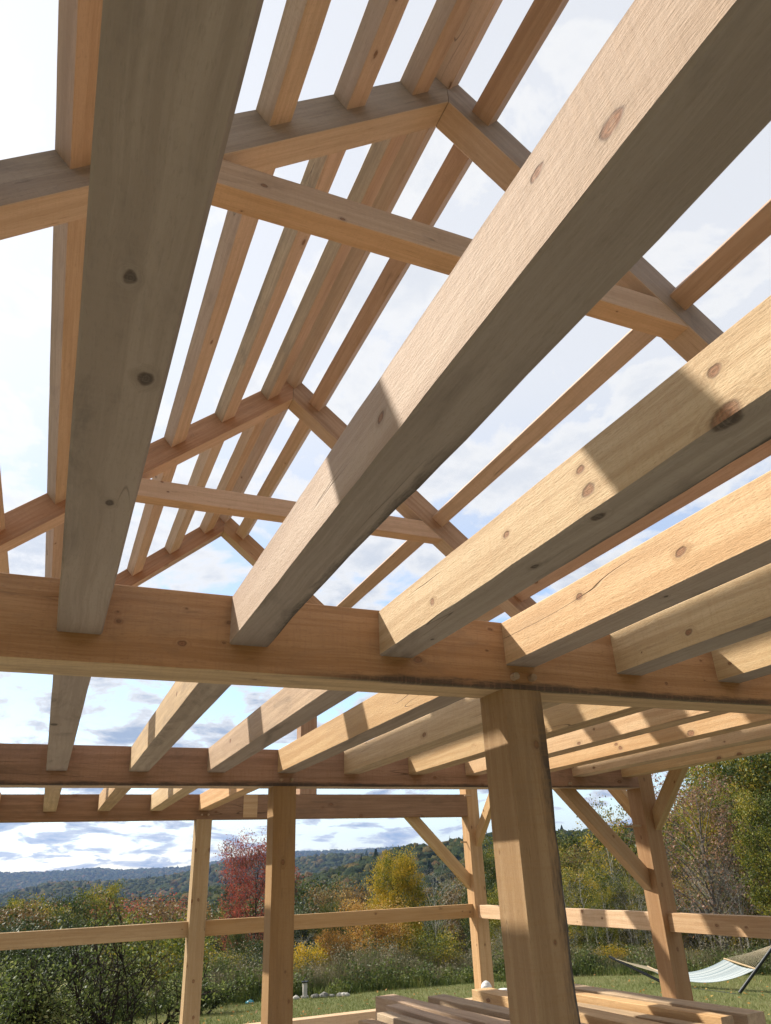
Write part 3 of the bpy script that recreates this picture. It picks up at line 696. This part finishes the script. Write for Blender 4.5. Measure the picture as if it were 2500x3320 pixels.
wood_row(1560, 2560, 55, 48, 0, ['tallg', 'tall', 'dark', 'olive', 'rust'], 30, (.9, 1.2)); wood_row(1560, 2600, 46, 41, 15, kinds['r'], 60); wood_row(1580, 2600, 50, 35, 60, kinds['r'], 90); wood_row(1580, 2600, 34, 31.5, 90, ['birch', 'bare', 'birch2', 'bare', 'rustbare'], 190, (.6, .9))
EDGE = [(azel(-300, 3000)[0], 18.0), (azel(400, 3000)[0], 19.5), (azel(675, 3000)[0], 22), (azel(1080, 3000)[0], 22.5), (azel(1560, 3000)[0], 24.5), (azel(1903, 3000)[0], 26), (azel(2700, 3000)[0], 26)]
def edge_r(az): return interp(EDGE, az)
sl = {'shrub': 'bushy green shrub in the overgrown border of the lawn', 'shrubo': 'olive shrub in the overgrown border of the lawn', 'shrubd': 'dark shrub in the overgrown border of the lawn', 'shruby': 'yellow leaved shrub in the overgrown border of the lawn'}
for i in range(40):
    u = -120+i*62+random.uniform(-20, 20); az = azel(u, 3000)[0]; d = edge_r(az)+random.uniform(2.2, 7)
    k = random.choice(['shrub', 'shrubd', 'shrubo', 'shrubd', 'shrub', 'shruby'] if u > 600 else ['shrub', 'shrubo', 'shrubd'])
    x, y = xy_az(az, d); r = empty('shrub', (x, y, ground_h(x, y)-.1), sl[k], 'shrub', 'border: '+sl[k]); q = random.uniform(.5, .85)*(.55 if u > 600 else .9); r.scale = (q*1.1, q*1.1, q); r.rotation_euler = (0, 0, random.uniform(0, 6))
    link('trunk', T_[k].wm, r); link('crown', T_[k].lm, r)

# ------------------------------------------------------------------ big dark bush outside the far wall, left
def big_bush(name, u, vbase, dist, label, seed, H, nl, spread=1.0):
    rnd = random.Random(seed); g = np.random.default_rng(seed)
    b = at_dist(u, vbase, dist); zg = ground_h(b.x, b.y); V, F, tips = [], [], []
    for i in range(9):
        az = rnd.uniform(0, 6.28); ln = H*rnd.uniform(.7, 1.05); lean = rnd.uniform(.2, .6)*spread
        p = Vector((rnd.gauss(0, .12), rnd.gauss(0, .12), -.1)); pts = [p.copy()]; d = Vector((math.cos(az)*lean, math.sin(az)*lean, 1)).normalized()
        for k in range(8):
            d = (d+Vector((rnd.gauss(0, .13), rnd.gauss(0, .13), rnd.gauss(0, .06)))).normalized(); p = p+d*ln/8; pts.append(p.copy())
            if k > 1:
                for _ in range(3):
                    l2 = ln*rnd.uniform(.15, .38); dd = (d+Vector((rnd.gauss(0, .8), rnd.gauss(0, .8), rnd.gauss(0, .4)))).normalized()
                    q = p+dd*l2*.5+Vector((0, 0, .03)); e = p+dd*l2+Vector((rnd.gauss(0, .05), rnd.gauss(0, .05), .05))
                    tube(V, F, [p, q, e], .010, .003, 4); tips += [q, e]
                    for _ in range(3):
                        e3 = q.lerp(e, rnd.random())+Vector((rnd.gauss(0, 1), rnd.gauss(0, 1), rnd.gauss(.2, .8)))*l2*.35
                        tube(V, F, [q, e3], .005, .0015, 3); tips.append(e3)
        tube(V, F, pts, .030*rnd.uniform(.7, 1.1), .008, 6)
    r = empty(name, (b.x, b.y, zg), label, 'bush')
    wm = bpy.data.meshes.new('stems'); wm.from_pydata([tuple(v) for v in V], [], F); wm.materials.append(TRKD); link('stems', wm, r)
    Pt = np.array([tuple(t) for t in tips]); idx = g.integers(0, len(Pt), nl); C_ = Pt[idx]+g.normal(0, 1, (nl, 3))*.075
    C_ = C_[C_[:, 2] > .1]; n = len(C_)
    A = g.normal(0, 1, (n, 3)); A /= np.linalg.norm(A, axis=1)[:, None]; B = g.normal(0, 1, (n, 3)); B -= A*(A*B).sum(1)[:, None]; B /= np.linalg.norm(B, axis=1)[:, None]
    sz = .024*(.6+.8*g.random(n))[:, None]
    link('foliage', quads_mesh('foliage', C_, A*sz, B*sz*.55, L_BUSH), r)
big_bush('apple_bush', 380, 3420, 11.8, 'dark stemmed bush with small shining leaves under the left rail', 21, 1.6, 3600, 1.1)
big_bush('apple_bush', 60, 3420, 11.2, 'leafy dark bush in the lower left corner', 22, 1.15, 6000, 1.0)
big_bush('apple_bush', 230, 3400, 14.0, 'dense green bush behind the dark stemmed one', 24, .85, 4500, 1.2)
big_bush('apple_bush', -60, 3400, 14.5, 'bush half cut by the left edge of the view', 25, 1.0, 7000, 1.2)
big_bush('apple_bush', 640, 3300, 19.6, 'low leafy bush beyond the far centre post', 26, .8, 6000, 1.5)

# ------------------------------------------------------------------ weeds and lawn blades
def scatter_polar(n, a0, a1, rf0, rf1, power=1.0):
    az = rng.uniform(a0, a1, n); t_ = rng.random(n)**power
    r = np.array([rf0(a)+(rf1(a)-rf0(a))*q for a, q in zip(az, t_)]); x = CAM.x+np.sin(az)*r; y = CAM.y+np.cos(az)*r
    z = np.array([ground_h(a, b) for a, b in zip(x, y)]); return x, y, z, az, r
a0, a1 = math.radians(-5), math.radians(54)
def blades(name, n, rf0, rf1, h0, h1, w, mat, lean=.3, power=1.0, patch=None):
    x, y, z, az, r = scatter_polar(n, a0, a1, rf0, rf1, power)
    h = rng.uniform(h0, h1, n)
    if patch: h *= np.array([patch(a, b) for a, b in zip(x, y)])
    th = rng.uniform(0, 6.28, n); P_ = np.empty((n, 3, 3)); dx, dy = np.cos(th)*w, np.sin(th)*w
    P_[:, 0] = np.stack([x-dx, y-dy, z-.02], 1); P_[:, 1] = np.stack([x+dx, y+dy, z-.02], 1)
    P_[:, 2] = np.stack([x+rng.normal(0, lean, n)*h, y+rng.normal(0, lean, n)*h, z+h], 1)
    return tris_mesh(name, P_, mat)
o = link('grass', blades('grass', 110000, lambda a: 8.5, lambda a: edge_r(a)+.5, .03, .075, .006, L_LAWN, .5, .8)); tag(o, 'short mown lawn grass', 'grass', kind='stuff')
pt = lambda x, y: .55+.7*max(0, min(1, mnoise.noise((x*.35, y*.35, 4))+.5))
o = link('tall_weeds', blades('tall_weeds', 60000, lambda a: edge_r(a)+.6, lambda a: edge_r(a)+8, .35, .95, .008, L_WEED, .22, 1.0, pt)); tag(o, 'dry goldenrod and grass stalks along the lawn edge', 'weeds', kind='stuff')
o = link('low_weeds', blades('low_weeds', 50000, lambda a: edge_r(a)-.15*math.sin(a*60)-.1, lambda a: edge_r(a)+2.6, .10, .34, .014, L_WGRN, .35, .8, pt)); tag(o, 'green leafy weeds at the foot of the dry stalks', 'weeds', kind='stuff')
x, y, z, az, r = scatter_polar(900, a0, a1, lambda a: 9.0, lambda a: edge_r(a)); n = len(x)
th = rng.uniform(0, 6.28, n); A = np.stack([np.cos(th), np.sin(th), rng.normal(0, .3, n)], 1)*.035; B = np.stack([-np.sin(th), np.cos(th), rng.normal(0, .3, n)], 1)*.025
o = link('fallen_leaves', quads_mesh('fallen_leaves', np.stack([x, y, z+.05], 1), A, B, L_ORG)); tag(o, 'fallen autumn leaves scattered on the lawn', 'leaves', kind='stuff')
# bushy masses of goldenrod, asters and brambles
def masses(name, ncl, per, rf0, rf1, h0, h1, rad, leaf, mat, label):
    x, y, z, az, r = scatter_polar(ncl, a0, a1, rf0, rf1)
    hh = rng.uniform(h0, h1, ncl)*np.array([pt(a, b) for a, b in zip(x, y)])
    idx = np.repeat(np.arange(ncl), per); n = len(idx); q = rng.normal(0, 1, (n, 3)); q /= np.linalg.norm(q, axis=1)[:, None]; q *= rng.random(n)[:, None]**.4
    C_ = np.stack([x[idx]+q[:, 0]*rad, y[idx]+q[:, 1]*rad, z[idx]+hh[idx]*(.5+.55*q[:, 2])], 1)
    A = rng.normal(0, 1, (n, 3)); A /= np.linalg.norm(A, axis=1)[:, None]; B = rng.normal(0, 1, (n, 3)); B -= A*(A*B).sum(1)[:, None]; B /= np.linalg.norm(B, axis=1)[:, None]
    o = link(name, quads_mesh(name, C_, A*leaf, B*leaf*.6, mat)); tag(o, label, 'weeds', kind='stuff')
masses('goldenrod', 900, 110, lambda a: edge_r(a)+1.2, lambda a: edge_r(a)+8, .6, 1.25, .32, .030, L_WEED, 'greyish goldenrod gone to seed beyond the lawn')
masses('brambles', 420, 120, lambda a: edge_r(a)+.1, lambda a: edge_r(a)+2.4, .35, .8, .34, .040, L_WGRN, 'dark green brambles at the foot of the goldenrod')

# ------------------------------------------------------------------ far forest canopy
def canopy(name, n, r0_, r1_, size, aL, aR, label, keep=None, seed=3, grow=0.0):
    import bmesh
    bm = bmesh.new(); bmesh.ops.create_icosphere(bm, subdivisions=2, radius=1.0); vs = np.array([v.co[:] for v in bm.verts]); fs = np.array([[v.index for v in f.verts] for f in bm.faces]); bm.free()
    g = np.random.default_rng(seed); az = g.uniform(aL, aR, n); r = r0_*(r1_/r0_)**g.random(n)
    pts = []
    for a, q in zip(az, r):
        x_, y_ = xy_az(a, q); pts.append((x_, y_, ground_h(x_, y_)))
    pts = np.array(pts); k = len(pts); sz = size*(.6+.8*g.random(k))*(1+grow*(r/r0_-1))
    con = g.random(k) < .04
    Vv = vs[None]*(1+.30*g.normal(0, 1, (k, len(vs), 1)).clip(-1, 1)); Vv = Vv*sz[:, None, None]
    Vv[:, :, 2] *= np.where(con, 1.5, .95)[:, None]
    tz = (vs[:, 2]+1)/2; taper = np.where(con[:, None], 1.05-.95*tz[None], 1.0); Vv[:, :, 0] *= taper; Vv[:, :, 1] *= taper
    Vv += pts[:, None, :]+np.array([0, 0, 1])*(sz[:, None, None]*.55)
    Ff = (fs[None]+np.arange(k)[:, None, None]*len(vs)).reshape(-1)
    nf = k*len(fs); me = bpy.data.meshes.new(name); me.vertices.add(k*len(vs)); me.vertices.foreach_set('co', Vv.reshape(-1))
    me.loops.add(nf*3); me.loops.foreach_set('vertex_index', Ff.astype(np.int32)); me.polygons.add(nf)
    me.polygons.foreach_set('loop_start', np.arange(0, nf*3, 3, dtype=np.int32)); me.polygons.foreach_set('loop_total', np.full(nf, 3, dtype=np.int32)); me.update()
    at = me.attributes.new('tone', 'FLOAT', 'POINT'); tn = np.where(con, 0.0, .12+.88*g.random(k)); at.data.foreach_set('value', np.repeat(tn, len(vs)))
    t = NT(name+'_leaves'); av = t.n('ShaderNodeAttribute', attribute_name='tone').outputs['Fac']
    pos = t.n('ShaderNodeNewGeometry').outputs['Position']
    f_ = t.math('ADD', t.math('MULTIPLY', av, .8), t.math('MULTIPLY_ADD', t.noise(pos, .008, 3).outputs[0], .7, -.3))
    col = t.ramp(f_, [(.0, (.012, .022, .010)), (.12, (.022, .036, .014)), (.45, (.045, .058, .018)), (.68, (.075, .075, .022)), (.82, (.12, .085, .03)), (.92, (.15, .075, .035)), (1.0, (.19, .15, .05))])
    nz = t.noise(pos, .9 if size < 8 else .45, 4, .7); col = t.mix(t.smooth(nz.outputs[0], .38, .62, .0, .65), col, (.012, .016, .008))
    bm_ = t.n('ShaderNodeBump', {'Strength': 1.0, 'Distance': 1.2, 'Height': nz.outputs[0]})
    p = t.n('ShaderNodeBsdfPrincipled', {'Base Color': col, 'Roughness': .9, 'Specular IOR Level': .05, 'Normal': bm_.outputs[0]}); t.t.links.new(p.outputs[0], t.out.inputs[0])
    me.materials.append(t.m); o = link(name, me); tag(o, label, 'forest', kind='stuff'); return o
aL, aR = math.radians(-8), math.radians(56)
canopy('valley_woods', 5200, 95, 330, 3.4, aL, aR, 'mixed autumn woods falling into the valley', seed=3, grow=.1)
canopy('hillside_woods', 9500, 330, 690, 4.2, aL, aR, 'dark wooded hillside rising on the right', seed=4, grow=.1)
canopy('middle_hill_woods', 14000, 950, 1980, 7.0, aL, aR, 'autumn woods on the middle hill', seed=5, grow=.1)
canopy('far_ridge_woods', 17000, 3200, 5260, 9.5, aL, aR, 'hazy blue woods on the farthest ridge', seed=6, grow=.1)

# ================================================================== HAMMOCK
DARKM = simple('dark_steel', (.018, .020, .022), .45, .6, spec=.5)
ROPE = simple('cotton_rope', (.45, .38, .27), .9, bump=.002, bscale=200, var=.3)
BARW = wmat('weath')
def ham_cloth():
    t = NT('hammock_fabric'); uv = t.n('ShaderNodeAttribute', attribute_name='stripe').outputs['Fac']
    w = t.n('ShaderNodeCombineXYZ', {'X': t.math('MULTIPLY', uv, 9.0)}).outputs[0]
    st = t.noise(w, 1.7, 2, .8); col = t.ramp(st.outputs[0], [(.30, (.16, .24, .28)), (.42, (.56, .60, .60)), (.49, (.24, .30, .33)), (.54, (.60, .63, .62)), (.62, (.34, .40, .43))], 'CONSTANT')
    p = t.n('ShaderNodeBsdfPrincipled', {'Base Color': col, 'Roughness': .85}); tr = t.n('ShaderNodeBsdfTranslucent', {'Color': col})
    t.t.links.new(t.n('ShaderNodeMixShader', {0: .3, 1: p.outputs[0], 2: tr.outputs[0]}).outputs[0], t.out.inputs[0]); return t.m
def hp(x, y, d): return at_dist(1850+x*650/1666, 2900+y*650/1666, d)
fR = hp(1405, 818, 20.4); tR = hp(1712, 395, 20.4); fL = hp(800, 838, 22.6); tL = hp(322, 516, 23.4)
fR.z = ground_h(fR.x, fR.y)+.03; fL.z = ground_h(fL.x, fL.y)+.03
st = empty('hammock_stand', ((fR.x+fL.x)/2, (fR.y+fL.y)/2, fR.z), 'dark steel hammock stand with two slanting arms on the lawn', 'hammock stand')
cyl_mesh('arm', fR, tR, .034, .030, [DARKM], st); cyl_mesh('arm', fL, tL, .034, .030, [DARKM], st)
cyl_mesh('base_beam', fR-Vector((0, 0, .035)), fL-Vector((0, 0, .035)), .02, .02, [DARKM], st)
ax = (tL-tR); ax.z = 0; ax.normalize(); side = Vector((-ax.y, ax.x, 0))
hk = empty('hammock', ((fR.x+fL.x)/2, (fR.y+fL.y)/2, fR.z+.4), 'white and blue grey striped hammock hanging in the dark stand', 'hammock')
rR = tR+(fR-tR)*.05; rL = tL+(fL-tL)*.03
# bed corners from the sight lines: near / far corners of the spreader bars
bRn = hp(1540, 620, 20.6); bRf = hp(1283, 536, 21.3); bLn = hp(790, 668, 22.3); bLf = hp(640, 598, 22.9)
nu, nv = 34, 22; V = []; F = []; sv = []
for i in range(nu+1):
    a = i/nu
    for j in range(nv+1):
        b = j/nv
        pR = bRn.lerp(bRf, b); pL = bLn.lerp(bLf, b); p = pR.lerp(pL, a)
        sag = .20*(4*a*(1-a))+.05*(4*b*(1-b))
        V.append(p-Vector((0, 0, sag))); sv.append(b)
for i in range(nu):
    for j in range(nv):
        q = i*(nv+1)+j; F.append((q, q+1, q+nv+2, q+nv+1))
bed = mesh_obj('bed', V, F, [ham_cloth()], hk, smooth=True); at = bed.data.attributes.new('stripe', 'FLOAT', 'POINT'); at.data.foreach_set('value', np.array(sv, dtype=np.float32))
sm = bed.modifiers.new('thick', 'SOLIDIFY'); sm.thickness = .008
cyl_mesh('spreader_bar', bRn+(bRn-bRf)*.03, bRf+(bRf-bRn)*.03, .018, .018, [BARW], hk); cyl_mesh('spreader_bar', bLn, bLf, .018, .018, [BARW], hk)
for nm, A_, B_, R_ in (('cords', bRn, bRf, rR), ('cords', bLn, bLf, rL)):
    V, F = [], []
    for k in range(19):
        p = A_.lerp(B_, k/18); tube(V, F, [p, p.lerp(R_, .5)-Vector((0, 0, .02)), R_], .0038, .0038, 3)
    mesh_obj(nm, V, F, [ROPE], hk)
for tp_, r_ in ((tR, rR), (tL, rL)): cyl_mesh('hook', tp_, r_, .008, .008, [DARKM], hk)

# ================================================================== PIPES, GARDEN
WHITE = simple('white_plastic', (.75, .75, .72), .4, var=.08, bscale=8)
def pipe(u, vtop, d, label, dome, r=.043):
    p = at_dist(u, vtop, d); zg = 0.0
    o = empty('vent_pipe', (p.x, p.y, zg), label, 'pipe'); hz = p.z
    cyl_mesh('tube', (p.x, p.y, zg), (p.x, p.y, hz-.05), r, r, [WHITE], o, 20)
    V = []; F = []; seg = 20; prof = [(1.16, -.075), (1.16, -.01), (1.1, .0), (.75, .022 if dome else .004), (.35, .034 if dome else .006), (.02, .038 if dome else .006)]
    for (a, b) in prof:
        for k in range(seg): an = 2*math.pi*k/seg; V.append(Vector((p.x+math.cos(an)*r*a, p.y+math.sin(an)*r*a, hz-.038+b)))
    for i in range(len(prof)-1):
        for k in range(seg): F.append((i*seg+k, i*seg+(k+1) % seg, (i+1)*seg+(k+1) % seg, (i+1)*seg+k))
    F.append(tuple(range((len(prof)-1)*seg, len(prof)*seg))); F.append(tuple(reversed(range(seg)))); mesh_obj('cap', V, F, [WHITE], o)
pipe(900+1500*.4502, 2700+1064*.4502, 8.2, 'white plastic pipe with a domed cap behind the timber stack', True)
pipe(900+1625*.4502, 2700+1090*.4502, 8.0, 'shorter white pipe with a flat cap right of the domed one', False)
ROCK = simple('field_stone', (.17, .16, .14), .85, bump=.01, bscale=9, var=.4)
def rock(u, v, d, s_, label, seed, col=None):
    rnd = random.Random(seed); b = at_dist(u, v, d); z = ground_h(b.x, b.y); V, F = [], []
    n1, n2 = 6, 9
    for i in range(n1+1):
        th = math.pi*i/n1
        for k in range(n2):
            ph = 2*math.pi*k/n2; q = Vector((math.sin(th)*math.cos(ph), math.sin(th)*math.sin(ph), math.cos(th)*.6)); q *= s_*(1+.35*mnoise.noise(q*1.7+Vector((seed*3.1, 0, 0)))); V.append(q)
    for i in range(n1):
        for k in range(n2): F.append((i*n2+k, (i+1)*n2+k, (i+1)*n2+(k+1) % n2, i*n2+(k+1) % n2))
    o = mesh_obj('rock', V, F, [col or ROCK], M=Matrix.Translation((b.x, b.y, z+s_*.25)) @ Matrix.Rotation(rnd.uniform(0, 6), 4, 'Z')); return o
PALE = simple('pale_stone', (.42, .39, .34), .85, bump=.01, bscale=9, var=.25)
for i, (u, v, s_, m, l) in enumerate(((1103, 3238, .13, ROCK, 'grey stone on the left of the small pale rock pile'), (1112, 3231, .13, PALE, 'cream rock on top of the small rock pile'), (1121, 3236, .12, PALE, 'pale rock on the right of the small rock pile'), (1050, 3243, .17, ROCK, 'flat grey stone lying before the garden bed'), (1022, 3247, .14, ROCK, 'half buried stone at the left of the garden bed'), (1077, 3240, .10, ROCK, 'small stone between the flat one and the rock pile'), (960, 3256, .12, PALE, 'pale stone beside the middle centre post'))):
    tag(rock(u, v, 22.0, s_*.8, l, 40+i, m), l, 'rock')
pp = at_dist(988, 3245, 22.2); zg = ground_h(pp.x, pp.y)
sd_ = empty('garden_pedestal', (pp.x, pp.y, zg), 'white garden pedestal with a dark dial on top beside the stones', 'pedestal')
timber('column', (pp.x, pp.y, zg), (pp.x, pp.y, zg+.34), .10, .10, up=(1, 0, 0), mat='weath', parent=sd_).data.materials[0] = PALE
cyl_mesh('base_plate', (pp.x, pp.y, zg), (pp.x, pp.y, zg+.05), .11, .10, [PALE], sd_, 12); cyl_mesh('dial', (pp.x, pp.y, zg+.34), (pp.x, pp.y, zg+.365), .085, .095, [DARKM], sd_, 14)
cyl_mesh('pointer', (pp.x-.03, pp.y, zg+.36), (pp.x+.06, pp.y, zg+.47), .012, .004, [DARKM], sd_, 6)
TEAL = simple('teal_glaze', (.03, .20, .24), .25, var=.2, bscale=5)
tb = rock(810, 3243, 21.6, .10, '', 77, TEAL); tb.name = 'garden_ball'; tag(tb, 'teal blue glazed ball on the lawn edge between two posts', 'ornament')

# ================================================================== LIGHT AND SKY
sdir = Vector((-.81, .87, 1.0)).normalized()
sel = math.asin(sdir.z)
sun = bpy.data.lights.new('sun', 'SUN'); sun.energy = 4.2; sun.angle = math.radians(.55); sun.color = (1.0, .94, .84)
so = bpy.data.objects.new('sun', sun); COL.objects.link(so); so.rotation_euler = (-sdir).to_track_quat('-Z', 'Y').to_euler(); so.location = (0, 0, 60)
w = bpy.data.worlds.new('World'); scene.world = w; w.use_nodes = True; nt = w.node_tree; nt.nodes.clear()
class WT(NT):
    def __init__(s, t): s.t = t
wt = WT(nt); out = wt.n('ShaderNodeOutputWorld')
sky = wt.n('ShaderNodeTexSky', sky_type='NISHITA'); sky.sun_disc = False; sky.sun_elevation = sel
sky.sun_rotation = math.atan2(sdir.x, sdir.y); sky.air_density = 1.0; sky.dust_density = .6; sky.ozone_density = 1.2
dirv = wt.n('ShaderNodeTexCoord').outputs['Generated']
sep = wt.n('ShaderNodeSeparateXYZ', {0: dirv})
den = wt.math('ADD', wt.math('MAXIMUM', sep.outputs[2], 0.0), .20)
pu = wt.math('DIVIDE', sep.outputs[0], den); pv_ = wt.math('DIVIDE', sep.outputs[1], den)
cp = wt.n('ShaderNodeCombineXYZ', {'X': pu, 'Y': pv_, 'Z': 0.0}).outputs[0]
n1 = wt.noise(cp, 4.3, 8, .60, .3); n2 = wt.noise(wt.vmath('ADD', cp, (.35, -.42, 3.7)), .95, 5, .55, .25); n3 = wt.noise(cp, .5, 3, .5)
hi = wt.smooth(sep.outputs[2], .12, .50)           # higher up the cloud sheet closes
dens = wt.math('ADD', n1.outputs[0], wt.math('MULTIPLY', wt.math('SUBTRACT', n3.outputs[0], .5), .35))
cov = wt.smooth(dens, wt.math('MULTIPLY_ADD', hi, -.14, .46), wt.math('MULTIPLY_ADD', hi, .0, .54))
shade = wt.smooth(dens, .50, .66)                   # thick cores are greyer
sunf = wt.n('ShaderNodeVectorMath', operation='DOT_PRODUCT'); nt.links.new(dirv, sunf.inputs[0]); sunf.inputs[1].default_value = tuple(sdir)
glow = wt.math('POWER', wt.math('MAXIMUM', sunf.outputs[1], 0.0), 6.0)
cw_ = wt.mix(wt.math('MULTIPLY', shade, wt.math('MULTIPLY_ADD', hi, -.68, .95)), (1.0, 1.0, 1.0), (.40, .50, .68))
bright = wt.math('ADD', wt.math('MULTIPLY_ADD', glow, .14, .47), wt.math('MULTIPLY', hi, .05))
bg1 = wt.n('ShaderNodeBackground', {'Color': sky.outputs[0], 'Strength': .13})
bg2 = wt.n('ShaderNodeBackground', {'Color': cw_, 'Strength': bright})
cov = wt.math('MAXIMUM', cov, wt.math('MULTIPLY', wt.smooth(sep.outputs[2], .22, .6), .84))
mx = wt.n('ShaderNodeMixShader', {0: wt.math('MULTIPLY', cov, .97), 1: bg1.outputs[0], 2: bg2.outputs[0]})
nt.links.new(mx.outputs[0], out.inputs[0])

# haze ---------------------------------------------------------------------
hz = NT('haze_air'); vol = hz.n('ShaderNodeVolumePrincipled', {'Color': (.32, .48, .84, 1), 'Density': 8.0e-5, 'Anisotropy': .2}); hz.t.links.new(vol.outputs[0], hz.out.inputs['Volume'])
bx = [(-9000, -9000, -420), (9000, -9000, -420), (9000, 9000, -420), (-9000, 9000, -420), (-9000, -9000, 420), (9000, -9000, 420), (9000, 9000, 420), (-9000, 9000, 420)]
hzo = mesh_obj('haze', bx, [(3, 2, 1, 0), (4, 5, 6, 7), (0, 1, 5, 4), (1, 2, 6, 5), (2, 3, 7, 6), (3, 0, 4, 7)], [hz.m]); tag(hzo, 'faint blue haze between the hills', 'haze', kind='stuff')

scene.view_settings.view_transform = 'Standard'; scene.view_settings.look = 'None'; scene.view_settings.gamma = 1.0
scene.view_settings.exposure = .88
scene.cycles.max_bounces = 8; scene.cycles.diffuse_bounces = 5; scene.cycles.transparent_max_bounces = 8; scene.cycles.volume_bounces = 0
scene.cycles.use_denoising = True
scene.cycles.sample_clamp_indirect = 6
